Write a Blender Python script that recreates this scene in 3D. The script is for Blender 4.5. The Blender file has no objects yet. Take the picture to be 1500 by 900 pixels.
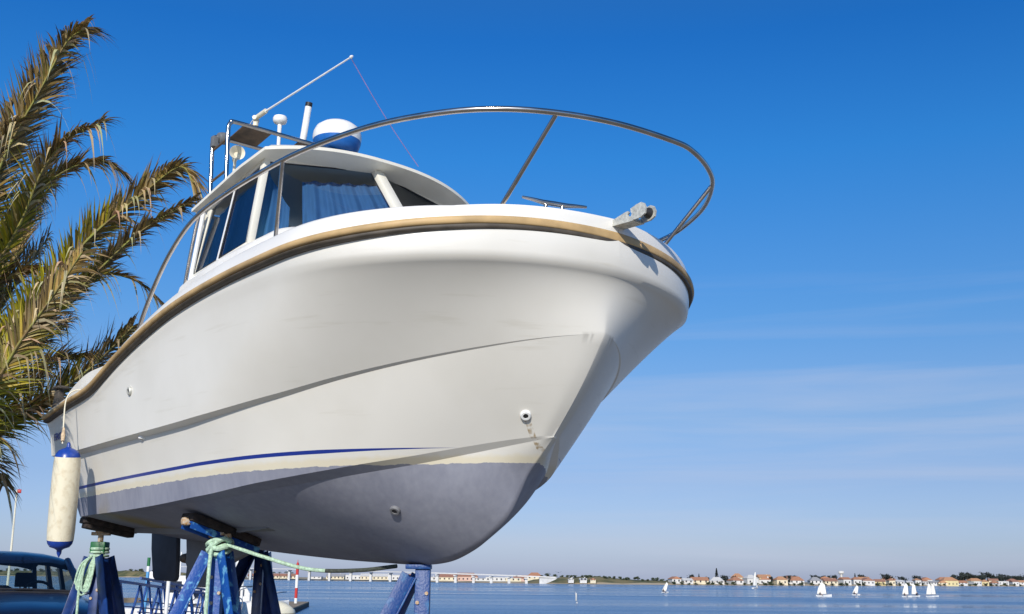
import bpy, bmesh, math, random
from mathutils import Vector as V, Matrix as M4
random.seed(7)
PI = math.pi
scene = bpy.context.scene
col = scene.collection

# ------------------------------------------------------------------ camera
F = 1600.0; PITCH = math.atan((848-450)/F); ROLL = 0.0100; EYE = V((0, 0, 1.4))
Rlevel = M4.Rotation(PI/2+PITCH, 3, 'X')
Rcam = Rlevel @ M4.Rotation(ROLL, 3, 'Z')
cd = bpy.data.cameras.new('camera'); cam = bpy.data.objects.new('camera', cd); col.objects.link(cam)
cam.matrix_world = M4.Translation(EYE) @ Rcam.to_4x4()
cd.lens = F/1500*36; cd.sensor_width = 36; cd.clip_start = .1; cd.clip_end = 30000
scene.camera = cam
SETTLE = M4.Translation(EYE) @ (Rcam @ Rlevel.inverted()).to_4x4() @ M4.Translation(-EYE)

def ray(px, py): return Rcam @ V(((px-750)/F, (450-py)/F, -1))
def pt(px, py, y):            # point at world depth y along a sight line
    r = ray(px, py); return EYE + r*(y/r.y)
def ptz(px, py, z):
    r = ray(px, py); return EYE + r*((z-EYE.z)/r.z)

# ------------------------------------------------------------------ materials
def mat(name, c, rough=.5, metal=0, nscale=0, namt=.15, c2=None, bump=0, bscale=30, coat=0, trans=0, alpha=1, spec=.5, fac=(.35, .65)):
    m = bpy.data.materials.new(name); m.use_nodes = True; nt = m.node_tree; b = nt.nodes['Principled BSDF']
    b.inputs['Base Color'].default_value = (*c, 1); b.inputs['Roughness'].default_value = rough
    b.inputs['Metallic'].default_value = metal; b.inputs['Coat Weight'].default_value = coat
    b.inputs['Transmission Weight'].default_value = trans; b.inputs['Specular IOR Level'].default_value = spec
    tc = nt.nodes.new('ShaderNodeTexCoord')
    if nscale:
        n = nt.nodes.new('ShaderNodeTexNoise'); n.inputs['Scale'].default_value = nscale; n.inputs['Detail'].default_value = 6
        nt.links.new(tc.outputs['Object'], n.inputs['Vector'])
        r = nt.nodes.new('ShaderNodeMapRange'); r.inputs[1].default_value = fac[0]; r.inputs[2].default_value = fac[1]
        nt.links.new(n.outputs['Fac'], r.inputs[0])
        mx = nt.nodes.new('ShaderNodeMix'); mx.data_type = 'RGBA'
        mx.inputs[6].default_value = (*[x*(1-namt) for x in c], 1) if c2 is None else (*c, 1)
        mx.inputs[7].default_value = (*[min(1, x*(1+namt)) for x in c], 1) if c2 is None else (*c2, 1)
        nt.links.new(r.outputs[0], mx.inputs[0]); nt.links.new(mx.outputs[2], b.inputs['Base Color'])
        rr = nt.nodes.new('ShaderNodeMapRange'); rr.inputs[3].default_value = max(0, rough-.08); rr.inputs[4].default_value = min(1, rough+.1)
        nt.links.new(n.outputs['Fac'], rr.inputs[0]); nt.links.new(rr.outputs[0], b.inputs['Roughness'])
    if bump:
        n2 = nt.nodes.new('ShaderNodeTexNoise'); n2.inputs['Scale'].default_value = bscale; n2.inputs['Detail'].default_value = 5
        nt.links.new(tc.outputs['Object'], n2.inputs['Vector'])
        bp = nt.nodes.new('ShaderNodeBump'); bp.inputs['Strength'].default_value = bump; bp.inputs['Distance'].default_value = .02
        nt.links.new(n2.outputs['Fac'], bp.inputs['Height']); nt.links.new(bp.outputs[0], b.inputs['Normal'])
    return m
MT = {}
MT['gel'] = mat('white_gelcoat', (.82, .80, .75), .3, nscale=2.5, namt=.03)
MT['roofgel'] = mat('cabin_gelcoat', (.76, .73, .63), .35, nscale=4, namt=.04)
MT['tan'] = mat('tan_rubber', (.50, .34, .16), .55, nscale=6, namt=.18)
MT['groove'] = mat('brown_rubber', (.075, .062, .048), .6, nscale=9, namt=.3)
MT['steel'] = mat('stainless_steel', (.56, .51, .46), .2, metal=1, nscale=7, namt=.12)
MT['rusty'] = mat('weathered_plate', (.20, .13, .08), .55, metal=.3, nscale=14, c2=(.10, .075, .055))
MT['galv'] = mat('galvanised_metal', (.55, .55, .50), .5, metal=.3, nscale=40, namt=.2, bump=.15, bscale=120)
MT['black'] = mat('black_rubber', (.02, .02, .022), .5, nscale=15, namt=.3)
MT['grey'] = mat('grey_gelcoat', (.16, .165, .17), .4, nscale=6, namt=.15)
MT['antifoul'] = mat('grey_antifouling', (.19, .19, .20), .65, nscale=3, namt=.12)
MT['darkfoul'] = mat('dark_antifouling', (.045, .05, .065), .6, nscale=8, namt=.2)
MT['white'] = mat('white_plastic', (.82, .82, .80), .3, nscale=20, namt=.03)
MT['cream'] = mat('cream_plastic', (.72, .67, .52), .45, nscale=20, namt=.08)
MT['radblue'] = mat('blue_plastic', (.012, .12, .42), .3, nscale=20, namt=.1)
MT['fenderw'] = mat('dirty_white_vinyl', (.74, .68, .52), .5, nscale=16, c2=(.50, .40, .24), fac=(.5, .95), bump=.1, bscale=40)
MT['fblue'] = mat('fender_blue_vinyl', (.012, .05, .30), .3, nscale=20, namt=.15)
MT['curtain'] = mat('blue_curtain_cloth', (.075, .20, .42), .9, nscale=12, namt=.05)
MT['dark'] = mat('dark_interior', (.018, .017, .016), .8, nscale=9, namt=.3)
MT['standblue'] = mat('blue_chipped_paint', (.001, .06, .29), .5, nscale=16, c2=(.14, .40, .60), fac=(.55, .66), bump=.2, bscale=60)
MT['standdark'] = mat('dark_blue_paint', (.006, .03, .14), .3, nscale=12, namt=.3)
MT['standshaded'] = mat('shaded_blue_paint', (.003, .045, .20), .45, nscale=14, c2=(.02, .12, .30), fac=(.55, .7), bump=.2, bscale=60)  # forefoot stand's blue, darkened in the colour to imitate the hull's shade
MT['worn'] = mat('worn_bare_metal', (.50, .45, .38), .6, nscale=60, c2=(.42, .22, .07))
MT['wood'] = mat('old_dark_timber', (.05, .035, .028), .85, nscale=18, c2=(.018, .014, .012), bump=.6, bscale=25)
MT['rope'] = mat('mint_rope', (.40, .56, .42), .85, nscale=60, namt=.25)
MT['ropedark'] = mat('dark_rope', (.05, .06, .05), .85, nscale=60, namt=.3)
MT['ropetan'] = mat('sun_bleached_rope', (.55, .42, .28), .9, nscale=50, namt=.25)
MT['pink'] = mat('lilac_line', (.42, .30, .62), .6, nscale=9, namt=.1)
MT['red'] = mat('red_paint', (.50, .03, .025), .45, nscale=8, namt=.2)
MT['wpaint'] = mat('white_paint', (.80, .79, .76), .45, nscale=8, namt=.06)
MT['green'] = mat('green_paint', (.01, .14, .04), .45, nscale=8, namt=.2)
MT['lblue'] = mat('light_blue_paint', (.10, .33, .60), .45, nscale=8, namt=.1)
MT['gangblue'] = mat('gangway_blue_paint', (.012, .055, .22), .4, nscale=8, namt=.2)
MT['concrete'] = mat('concrete', (.21, .19, .155), .9, nscale=1.2, namt=.25, bump=.4, bscale=12)
MT['deckwood'] = mat('pontoon_planking', (.30, .23, .15), .9, nscale=.9, namt=.35, bump=.3, bscale=6)
MT['darkside'] = mat('wet_dark_concrete', (.06, .05, .045), .8, nscale=1.5, namt=.4)
MT['carblue'] = mat('dark_blue_car_paint', (.003, .011, .04), .3, metal=.1, nscale=3, namt=.1, coat=.25)
MT['carplastic'] = mat('black_car_plastic', (.02, .02, .025), .5, nscale=9, namt=.2)
MT['seat'] = mat('navy_seat_cloth', (.012, .02, .05), .85, nscale=30, namt=.2)
MT['tyre'] = mat('tyre_rubber', (.025, .025, .025), .8, nscale=20, namt=.2)
MT['alloy'] = mat('alloy_wheel', (.5, .5, .5), .3, metal=1, nscale=9, namt=.1)
MT['trunk'] = mat('palm_trunk_fibre', (.16, .11, .07), .95, nscale=9, c2=(.07, .05, .035), bump=1, bscale=14)
MT['rachis'] = mat('palm_rib', (.26, .27, .05), .6, nscale=9, c2=(.20, .13, .05))
MT['sail'] = mat('white_sailcloth', (.80, .78, .72), .7, nscale=1.5, namt=.06)
MT['skin'] = mat('sunburnt_skin', (.45, .27, .19), .6, nscale=9, namt=.05)
MT['darkcloth'] = mat('dark_sailing_gear', (.02, .025, .05), .8, nscale=9, namt=.2)
MT['shirt'] = mat('pale_blue_shirt', (.35, .45, .62), .8, nscale=9, namt=.1)
MT['hat'] = mat('brown_cap_cloth', (.12, .08, .06), .8, nscale=9, namt=.1)
MT['treegreen'] = mat('far_foliage', (.055, .075, .035), .9, nscale=.5, c2=(.028, .042, .02))
MT['treedark'] = mat('dark_far_foliage', (.035, .045, .04), .9, nscale=.5, c2=(.02, .028, .025))
MT['bark'] = mat('far_bark', (.12, .09, .07), .9, nscale=3, namt=.2)
WALLC = {'white': (.60, .59, .57), 'cream': (.66, .58, .42), 'pale yellow': (.62, .52, .28), 'pinkish': (.58, .40, .33), 'grey': (.42, .42, .42)}
ROOFC = {'terracotta': (.40, .19, .11), 'dull red': (.32, .16, .11), 'orange': (.46, .24, .13), 'white': (.56, .55, .53), 'grey': (.30, .30, .31)}
for k, c in WALLC.items(): MT['w'+k] = mat(k.replace(' ', '_')+'_render', c, .9, nscale=.6, namt=.08)
for k, c in ROOFC.items(): MT['r'+k] = mat(k.replace(' ', '_')+'_roofing', c, .85, nscale=2, namt=.15)
MT['win'] = mat('dark_window_pane', (.03, .035, .05), .15, nscale=2, namt=.2)

def glass(name, tint, gloss=.12):
    m = bpy.data.materials.new(name); m.use_nodes = True; nt = m.node_tree; nt.nodes.clear()
    o = nt.nodes.new('ShaderNodeOutputMaterial'); t = nt.nodes.new('ShaderNodeBsdfTransparent'); t.inputs[0].default_value = (*tint, 1)
    g = nt.nodes.new('ShaderNodeBsdfGlossy'); g.inputs['Roughness'].default_value = .03
    fr = nt.nodes.new('ShaderNodeFresnel'); fr.inputs[0].default_value = 1.5
    ad = nt.nodes.new('ShaderNodeMath'); ad.operation = 'ADD'; ad.inputs[1].default_value = gloss; nt.links.new(fr.outputs[0], ad.inputs[0])
    mx = nt.nodes.new('ShaderNodeMixShader'); nt.links.new(ad.outputs[0], mx.inputs[0]); nt.links.new(t.outputs[0], mx.inputs[1]); nt.links.new(g.outputs[0], mx.inputs[2])
    nt.links.new(mx.outputs[0], o.inputs[0]); return m
MT['glass'] = glass('tinted_cabin_glass', (.62, .68, .72), .02)
MT['carglass'] = glass('car_window_glass', (.80, .87, .86), .0)

def hull_material():
    m = bpy.data.materials.new('hull_paint'); m.use_nodes = True; nt = m.node_tree; b = nt.nodes['Principled BSDF']; L = nt.links
    def N(t, **k):
        n = nt.nodes.new(t)
        for a, v in k.items(): setattr(n, a, v)
        return n
    def math_(op, a, b_=None, c=None, clamp=False):
        n = N('ShaderNodeMath', operation=op); n.use_clamp = clamp
        for i, x in enumerate((a, b_, c)):
            if x is None: continue
            if isinstance(x, (int, float)): n.inputs[i].default_value = x
            else: L.new(x, n.inputs[i])
        return n.outputs[0]
    def mix(f, a, c):
        n = N('ShaderNodeMix', data_type='RGBA'); L.new(f, n.inputs[0])
        for i, x in ((6, a), (7, c)):
            if isinstance(x, tuple): n.inputs[i].default_value = (*x, 1)
            else: L.new(x, n.inputs[i])
        return n.outputs[2]
    tc = N('ShaderNodeTexCoord'); sp = N('ShaderNodeSeparateXYZ'); L.new(tc.outputs['Object'], sp.inputs[0])
    X, Y, Z = sp.outputs
    def noise(scale, vec=None, det=4):
        n = N('ShaderNodeTexNoise'); n.inputs['Scale'].default_value = scale; n.inputs['Detail'].default_value = det
        L.new(vec or tc.outputs['Object'], n.inputs['Vector']); return n.outputs['Fac']
    x2 = math_('MULTIPLY', X, X)
    wl = math_('MULTIPLY_ADD', x2, .0033, -.093)
    mp = N('ShaderNodeMapping'); mp.inputs['Scale'].default_value = (1, 1, .25); L.new(tc.outputs['Object'], mp.inputs[0])
    rag = math_('MULTIPLY_ADD', noise(11, mp.outputs[0], 9), .024, -.012)
    rag2 = math_('MULTIPLY_ADD', noise(30, mp.outputs[0], 3), .012, -.006)
    d = math_('SUBTRACT', math_('SUBTRACT', math_('SUBTRACT', Z, wl), rag), rag2)          # height over the ragged paint line
    isw = math_('GREATER_THAN', d, 0)
    # gelcoat with faint scuffs
    g = N('ShaderNodeMapRange'); g.inputs[1].default_value = .4; g.inputs[2].default_value = .75; L.new(noise(1.6, None, 7), g.inputs[0])
    gel = mix(g.outputs[0], (.765, .742, .682), (.70, .675, .61))
    sc = N('ShaderNodeMapping'); sc.inputs['Scale'].default_value = (.6, .6, 7); sc.inputs['Rotation'].default_value = (0, .12, 0); L.new(tc.outputs['Object'], sc.inputs[0])
    g3 = N('ShaderNodeMapRange'); g3.inputs[1].default_value = .62; g3.inputs[2].default_value = .85; g3.inputs[4].default_value = .45; L.new(noise(3, sc.outputs[0], 9), g3.inputs[0])
    gel = mix(g3.outputs[0], gel, (.52, .48, .38))
    # stained cream band just over the line
    yb = N('ShaderNodeMapRange'); yb.inputs[1].default_value = .055; yb.inputs[2].default_value = .03; yb.inputs[4].default_value = .5; L.new(math_('ADD', d, math_('MULTIPLY_ADD', noise(14), .03, -.015)), yb.inputs[0])
    gel = mix(yb.outputs[0], gel, (.72, .62, .38))
    # rust weeping from the drain
    dr = math_('SUBTRACT', X, 5.017); global DRAIN, RUSTTOP; DRAIN = dr.node; sl_ = math_('MULTIPLY_ADD', Z, .33, -.06); global RSLOPE; RSLOPE = sl_.node; rx = math_('ABSOLUTE', math_('SUBTRACT', dr, sl_))
    r1 = math_('LESS_THAN', rx, .012); r2 = math_('LESS_THAN', Z, .2); RUSTTOP = r2.node; r3 = math_('GREATER_THAN', Z, .02); r4 = math_('LESS_THAN', Y, 0)
    rn = N('ShaderNodeMapRange'); rn.inputs[1].default_value = .42; rn.inputs[2].default_value = .62; rn.inputs[4].default_value = .8; L.new(noise(30), rn.inputs[0])
    gel = mix(math_('MULTIPLY', math_('MULTIPLY', math_('MULTIPLY', r1, r2), math_('MULTIPLY', r3, r4)), rn.outputs[0]), gel, (.30, .19, .06))
    # blue stripe that tapers out forward
    zb = math_('SUBTRACT', Z, math_('ADD', wl, .085))
    w = N('ShaderNodeMapRange'); w.inputs[1].default_value = 4.2; w.inputs[2].default_value = 4.87; w.inputs[3].default_value = .0115; w.inputs[4].default_value = 0; L.new(X, w.inputs[0])
    bl = math_('LESS_THAN', math_('ABSOLUTE', zb), w.outputs[0])
    gel = mix(bl, gel, (.012, .035, .26))
    # antifouling, patchy, with an ochre bruise aft
    a = N('ShaderNodeMapRange'); a.inputs[1].default_value = .35; a.inputs[2].default_value = .7; bm_ = N('ShaderNodeMapping'); bm_.inputs['Scale'].default_value = (2.5, 2.5, .8); L.new(tc.outputs['Object'], bm_.inputs[0]); L.new(math_('ADD', math_('MULTIPLY', noise(2.2, None, 8), .6), math_('MULTIPLY', noise(9, bm_.outputs[0], 9), .4)), a.inputs[0])
    af = mix(a.outputs[0], (.225, .235, .295), (.325, .335, .395))
    oc = N('ShaderNodeVectorMath', operation='DISTANCE'); L.new(tc.outputs['Object'], oc.inputs[0]); oc.inputs[1].default_value = (1.15, -.75, -.33)
    om = N('ShaderNodeMapRange'); om.inputs[1].default_value = .42; om.inputs[2].default_value = .1; L.new(math_('ADD', oc.outputs['Value'], math_('MULTIPLY_ADD', noise(5), .3, -.15)), om.inputs[0])
    af = mix(om.outputs[0], af, (.30, .24, .10))
    L.new(mix(isw, af, gel), b.inputs['Base Color'])
    rg = N('ShaderNodeMix', data_type='FLOAT'); L.new(isw, rg.inputs[0]); rg.inputs[2].default_value = .6; rg.inputs[3].default_value = .33; L.new(rg.outputs[0], b.inputs['Roughness'])
    bp = N('ShaderNodeBump'); bp.inputs['Strength'].default_value = .25; bp.inputs['Distance'].default_value = .01
    L.new(math_('ADD', math_('MULTIPLY', noise(1.3, None, 2), 1.0), math_('MULTIPLY', math_('MULTIPLY', noise(90), .05), math_('SUBTRACT', 1, isw))), bp.inputs['Height']); L.new(bp.outputs[0], b.inputs['Normal'])
    return m
MT['hull'] = hull_material()

# ------------------------------------------------------------------ object helpers
def tag(o, label=None, cat=None, group=None, kind=None):
    if label: o['label'] = label
    if cat: o['category'] = cat
    if group: o['group'] = group
    if kind: o['kind'] = kind
    return o
def empty(name, loc=(0, 0, 0), rz=0):
    o = bpy.data.objects.new(name, None); col.objects.link(o); o.location = loc; o.rotation_euler = (0, 0, rz); o.empty_display_size = .3; return o
class MB:
    def __init__(s): s.v = []; s.f = []; s.mi = []
    def add(s, vs, fs, mi=0):
        n = len(s.v); s.v += [tuple(v) for v in vs]; s.f += [tuple(n+i for i in f) for f in fs]; s.mi += [mi]*len(fs); return s
    def box(s, c, d, rot=None, mi=0, taper=1):
        cx, cy, cz = c; a, b, h = d[0]/2, d[1]/2, d[2]/2
        p = [V((sx*a*(taper if sz > 0 else 1), sy*b*(taper if sz > 0 else 1), sz*h)) for sz in (-1, 1) for sx, sy in ((-1, -1), (1, -1), (1, 1), (-1, 1))]
        if rot: p = [rot @ q for q in p]
        return s.add([q+V(c) for q in p], [(3, 2, 1, 0), (4, 5, 6, 7), (0, 1, 5, 4), (1, 2, 6, 5), (2, 3, 7, 6), (3, 0, 4, 7)], mi)
    def bar(s, a, b, w, h=None, up=(0, 0, 1), mi=0):
        a = V(a); b = V(b); h = h or w; t = (b-a).normalized(); u = V(up)
        sd = t.cross(u)
        if sd.length < 1e-3: sd = t.cross(V((0, 1, 0)))
        sd.normalize(); n = sd.cross(t)
        p = [q+sd*(x*w/2)+n*(y*h/2) for q in (a, b) for x, y in ((-1, -1), (1, -1), (1, 1), (-1, 1))]
        return s.add(p, [(3, 2, 1, 0), (4, 5, 6, 7), (0, 1, 5, 4), (1, 2, 6, 5), (2, 3, 7, 6), (3, 0, 4, 7)], mi)
    def tube(s, pts, r, n=10, closed=False, mi=0, twist=0):
        pts = [V(p) for p in pts]; k = len(pts); rs = r if isinstance(r, (list, tuple)) else [r]*k
        prev = None; vs = []
        for i, p in enumerate(pts):
            t = (pts[(i+1) % k] - pts[i-1]) if closed else (pts[min(i+1, k-1)]-pts[max(i-1, 0)])
            if t.length < 1e-9: t = V((0, 0, 1))
            t.normalize()
            if prev is None:
                u = t.cross(V((0, 0, 1)))
                if u.length < .05: u = t.cross(V((1, 0, 0)))
            else: u = prev - t*prev.dot(t)
            u.normalize(); prev = u; w = t.cross(u)
            for j in range(n):
                a = 2*PI*j/n + twist*i; vs.append(p+(u*math.cos(a)+w*math.sin(a))*rs[i])
        fs = []
        for i in range(k if closed else k-1):
            i2 = (i+1) % k
            for j in range(n): fs.append((i*n+j, i*n+(j+1) % n, i2*n+(j+1) % n, i2*n+j))
        if not closed: fs += [tuple(range(n))[::-1], tuple((k-1)*n+j for j in range(n))]
        return s.add(vs, fs, mi)
    def lathe(s, prof, o=(0, 0, 0), ax=(0, 0, 1), n=24, mi=0, rfun=None):
        ax = V(ax).normalized(); u = ax.cross(V((0, 1, 0)));
        if u.length < .1: u = ax.cross(V((1, 0, 0)))
        u.normalize(); w = ax.cross(u); o = V(o); vs = []
        for r, z in prof:
            for j in range(n):
                a = 2*PI*j/n; vs.append(o+ax*z+(u*math.cos(a)+w*math.sin(a))*max(r, 1e-4))
        fs = [(i*n+j, i*n+(j+1) % n, (i+1)*n+(j+1) % n, (i+1)*n+j) for i in range(len(prof)-1) for j in range(n)]
        fs += [tuple(range(n))[::-1], tuple((len(prof)-1)*n+j for j in range(n))]
        return s.add(vs, fs, mi)
    def grid(s, rows, mi=0, flip=False, closed=False):
        n = len(rows[0]); vs = [p for r in rows for p in r]; fs = []
        for i in range(len(rows)-1):
            for j in range(n if closed else n-1):
                q = (i*n+j, i*n+(j+1) % n, (i+1)*n+(j+1) % n, (i+1)*n+j); fs.append(q[::-1] if flip else q)
        return s.add(vs, fs, mi)
    def prism(s, poly, a, b, mi=0):    # poly: 3D points, extruded by vector a->b offset
        n = len(poly); a = V(a); b = V(b)
        vs = [V(p)+a for p in poly]+[V(p)+b for p in poly]
        return s.add(vs, [tuple(range(n))[::-1], tuple(range(n, 2*n))]+[(i, (i+1) % n, n+(i+1) % n, n+i) for i in range(n)], mi)
    def build(s, name, m, parent=None, smooth=35, merge=0, bevel=0, recalc=True, loc=None):
        me = bpy.data.meshes.new(name); me.from_pydata(s.v, [], s.f)
        ms = m if isinstance(m, (list, tuple)) else [m]
        for x in ms: me.materials.append(MT[x] if isinstance(x, str) else x)
        me.polygons.foreach_set('material_index', s.mi)
        bm = bmesh.new(); bm.from_mesh(me)
        if merge: bmesh.ops.remove_doubles(bm, verts=bm.verts, dist=merge)
        if bevel: bmesh.ops.bevel(bm, geom=[e for e in bm.edges if len(e.link_faces) == 2 and e.calc_face_angle(0) > .5], offset=bevel, segments=2, affect='EDGES', profile=.5, clamp_overlap=True)
        if recalc: bmesh.ops.recalc_face_normals(bm, faces=bm.faces)
        bm.to_mesh(me); bm.free()
        if smooth:
            me.polygons.foreach_set('use_smooth', [True]*len(me.polygons)); me.set_sharp_from_angle(angle=math.radians(smooth))
        me.update(); o = bpy.data.objects.new(name, me); col.objects.link(o)
        if parent: o.parent = parent
        if loc: o.location = loc
        return o
def crv(pts, n=8, closed=False):      # Catmull-Rom through points
    P = [V(p) for p in pts]; out = []
    Q = [P[0]*2-P[1]]+P+[P[-1]*2-P[-2]]
    for i in range(1, len(Q)-2):
        a, b, c, d = Q[i-1:i+3]
        for k in range(n):
            t = k/n; out.append(.5*((2*b)+(c-a)*t+(2*a-5*b+4*c-d)*t*t+(-a+3*b-3*c+d)*t**3))
    out.append(P[-1]); return out
def lerp(tab, x):                     # smooth table look-up
    n = len(tab)
    if x <= tab[0][0]:
        (a, b), (c, d) = tab[0], tab[1]; return b+(x-a)*(d-b)/(c-a)
    if x >= tab[-1][0]:
        (a, b), (c, d) = tab[-2], tab[-1]; return d+(x-c)*(d-b)/(c-a)
    def sl(i):
        if i == 0: return (tab[1][1]-tab[0][1])/(tab[1][0]-tab[0][0])
        if i == n-1: return (tab[-1][1]-tab[-2][1])/(tab[-1][0]-tab[-2][0])
        return (tab[i+1][1]-tab[i-1][1])/(tab[i+1][0]-tab[i-1][0])
    for i in range(n-1):
        if tab[i][0] <= x <= tab[i+1][0]:
            h = tab[i+1][0]-tab[i][0]; t = (x-tab[i][0])/h
            return (2*t**3-3*t*t+1)*tab[i][1]+(t**3-2*t*t+t)*h*sl(i)+(-2*t**3+3*t*t)*tab[i+1][1]+(t**3-t*t)*h*sl(i+1)
# ================================================================== THE BOAT
# boat frame: X forward from the transom, Y to port, Z up from the waterline
TH = .847; TR = .015; BO = V((-3.237, 10.545, 2.172))
hx = V((math.cos(TH), -math.sin(TH), 0)); ly = V((math.sin(TH), math.cos(TH), 0)); uz = V((0, 0, 1))
bX = hx*math.cos(TR)-uz*math.sin(TR); bZ = hx*math.sin(TR)+uz*math.cos(TR)
BM0 = M4(((bX.x, ly.x, bZ.x, BO.x), (bX.y, ly.y, bZ.y, BO.y), (bX.z, ly.z, bZ.z, BO.z), (0, 0, 0, 1)))
BM = SETTLE @ BM0
def bw(p): return BM @ V(p)           # boat point -> world
boat = empty('motor_boat'); boat.matrix_world = BM
tag(boat, 'white pilothouse motor boat with grey bottom and tan rub rail, propped high on blue stands', 'boat')

def plan(X0, Xs, b, b0, p, q, Xa):
    def f(u):                          # u 0..1 stern to stem -> (X, half breadth)
        if u < .4:
            t = u/.4; X = Xa+(Xs-Xa)*t
            s = min(1, max(0, X/Xs)); s = 1-(1-s)**2
            return X, b0+(b-b0)*s
        v = (u-.4)/.6
        s = math.sin(v*PI/2); x = s**(2/p)
        return Xs+(X0-Xs)*x, b*max(0, 1-x**p)**(1/q)
    return f
ZR = [(-.07, .63), (.71, .68), (1.14, .70), (1.43, .73), (1.68, .79), (1.99, .87), (2.41, .96), (2.92, 1.05), (3.36, 1.10), (3.9, 1.135), (4.4, 1.15), (4.9, 1.16), (5.2, 1.18), (5.49, 1.22), (5.65, 1.25), (5.74, 1.265), (5.82, 1.275)]
ZB = [(-.07, .56), (.71, .61), (1.14, .63), (1.43, .66), (1.68, .71), (1.99, .79), (2.41, .88), (2.92, .965), (3.36, 1.015), (3.9, 1.035), (4.4, 1.035), (4.97, 1.03), (5.26, 1.03), (5.49, 1.04), (5.8, 1.06)]
ZK = [(-.05, .295), (.70, .273), (2.3, .286), (3.41, .322), (4.08, .391), (4.55, .474), (4.93, .547), (5.26, .613), (5.53, .671), (5.7, .705)]
ZC = [(.35, -.244), (1.97, -.232), (3.09, -.181), (3.75, -.114), (4.035, -.078), (4.34, -.032), (4.64, .019), (4.93, .082), (5.10, .117), (5.27, .145)]
ZP = [(.2, -.405), (.4, -.42), (1.14, -.47), (1.97, -.53), (2.99, -.59), (3.52, -.61), (4.0, -.622), (4.29, -.60), (4.5, -.54), (4.67, -.46), (4.86, -.32), (5.02, -.10), (5.12, .0), (5.20, .075), (5.27, .145)]
pR = plan(5.82, 4.48, 1.52, 1.22, 2.54, 1.8, -.07)
pB = plan(5.81, 4.46, 1.50, 1.20, 2.5, 1.8, -.07)
pK = plan(5.70, 3.2, 1.38, 1.15, 2.0, 1.35, -.04)
TC = [(3.0, 1.2), (3.6, 1.13), (4.0, 1.0), (4.4, .785), (4.7, .565), (4.95, .345), (5.12, .19), (5.20, .112), (5.245, .06), (5.27, 0)]
def pC(u):
    if u < .4:
        X = .33+(3.0-.33)*u/.4; s = X/3.0; return X, .92+.28*(1-(1-s)**2)
    X = 3.0+2.27*math.sin((u-.4)/.6*PI/2); return X, max(0, lerp(TC, X))
def curv(pf, zt, u, din=0, dz=0):
    X, b = pf(u); return V((X, -max(0, b-din), lerp(zt, X)+dz))
NU = 150
def hull_rows(u):
    R0 = curv(pR, ZR, u, .02, -.02); B0 = curv(pB, ZB, u)
    tap = (1-min(1, max(0, (u-.38)/.58)))**1.15
    K0 = curv(pK, ZK, u); K1 = curv(pK, ZK, u, .066*tap, -.022*tap)
    X, b = pC(u); C0 = V((X, -b, lerp(ZC, X)))
    wC = min(b, (.07+.05*math.sin(min(1, u/.8)*PI/2))*(1-max(0, (u-.5)/.5)**1.6)); C1 = V((X, -(b-wC), lerp(ZC, X)-.006-.032*math.sin(PI*min(1, max(0, (u-.3)/.7)))**1.2))
    Xk = X; Pk = V((Xk, 0, lerp(ZP, Xk))) if u < 1 else V((5.27, 0, .145))
    rows = []
    bow = max(0, (u-.35)/.65)
    ua, ub = max(0, u-.02), min(1, u+.02); Ma = curv(pB, ZB, ua)+curv(pK, ZK, ua); Mb = curv(pB, ZB, ub)+curv(pK, ZK, ub)
    tg = Mb-Ma; outn = V((-tg.y, tg.x, 0)); outn = V((abs(outn.x), -abs(outn.y), 0)).normalized()
    if u > .97: outn = outn.lerp(V((1, 0, 0)), (u-.97)/.03).normalized()
    def seg(A, B, n, bulge, prof, last=False):
        # outward horizontal direction in plan
        d = (A-B); up = V((0, 0, 1))
        out = outn
        for i in range(n+(1 if last else 0)):
            t = i/n; p = A.lerp(B, t)+out*(bulge*prof(t))
            if p.y > 0: p.y = 0
            if u >= 1: p.y = 0
            rows.append(p)
    seg(R0, B0, 5, .006*bow+.006, lambda t: math.sin(t*PI))
    seg(B0, K0, 18, -(.012+.030*bow), lambda t: math.sin(PI*t**.6)*(1-.3*t))
    seg(K0, K1, 2, 0, lambda t: 0)
    seg(K1, C0, 10, -.012+.036*bow, lambda t: math.sin(t*PI))
    seg(C0, C1, 2, 0, lambda t: 0)
    n = 16
    for i in range(n+1):
        t = i/n; p = C1.lerp(Pk, t)
        h = C1.z-Pk.z
        # fuller sections forward, flatter aft
        full = (.02+.03*min(1, max(0, (C1.x-2.2)/2.2)))*min(1, -C1.y/.5)
        p.y -= full*math.sin(t*PI)*(.9)
        p.z -= full*.15*math.sin(t*PI)
        if t > .93 and u < .995: p.z += .0
        rows.append(p)
    if u >= 1:
        for p in rows: p.y = 0
    return rows
us = [i/NU for i in range(NU+1)]
allrows = [hull_rows(u) for u in us]
hm = MB(); hm.grid(allrows); hm.grid([[V((p.x, -p.y, p.z)) for p in r] for r in allrows], flip=True)
tr = allrows[0]; n0 = len(tr)
hm.grid([[V(p), V((p.x-.02, 0, p.z)), V((p.x, -p.y, p.z))] for p in tr])      # transom
hull = hm.build('hull', 'hull', boat, smooth=70, merge=.0008)
def mark_sharp(ob, rows_idx, umax):
    from mathutils.kdtree import KDTree
    me = ob.data; kd = KDTree(len(me.vertices))
    for v in me.vertices: kd.insert(v.co, v.index)
    kd.balance(); ek = {tuple(sorted(e.vertices)): e.index for e in me.edges}
    at = me.attributes.get('sharp_edge') or me.attributes.new('sharp_edge', 'BOOLEAN', 'EDGE'); vals = [d.value for d in at.data]
    for ri, um in zip(rows_idx, umax):
        for s in (1, -1):
            ids = [kd.find(V((r[ri].x, s*r[ri].y, r[ri].z)))[1] for r, u in zip(allrows, us) if u <= um]
            for a, b in zip(ids, ids[1:]):
                k = tuple(sorted((a, b)))
                if k in ek: vals[ek[k]] = True
    at.data.foreach_set('value', vals); me.update()
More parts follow.
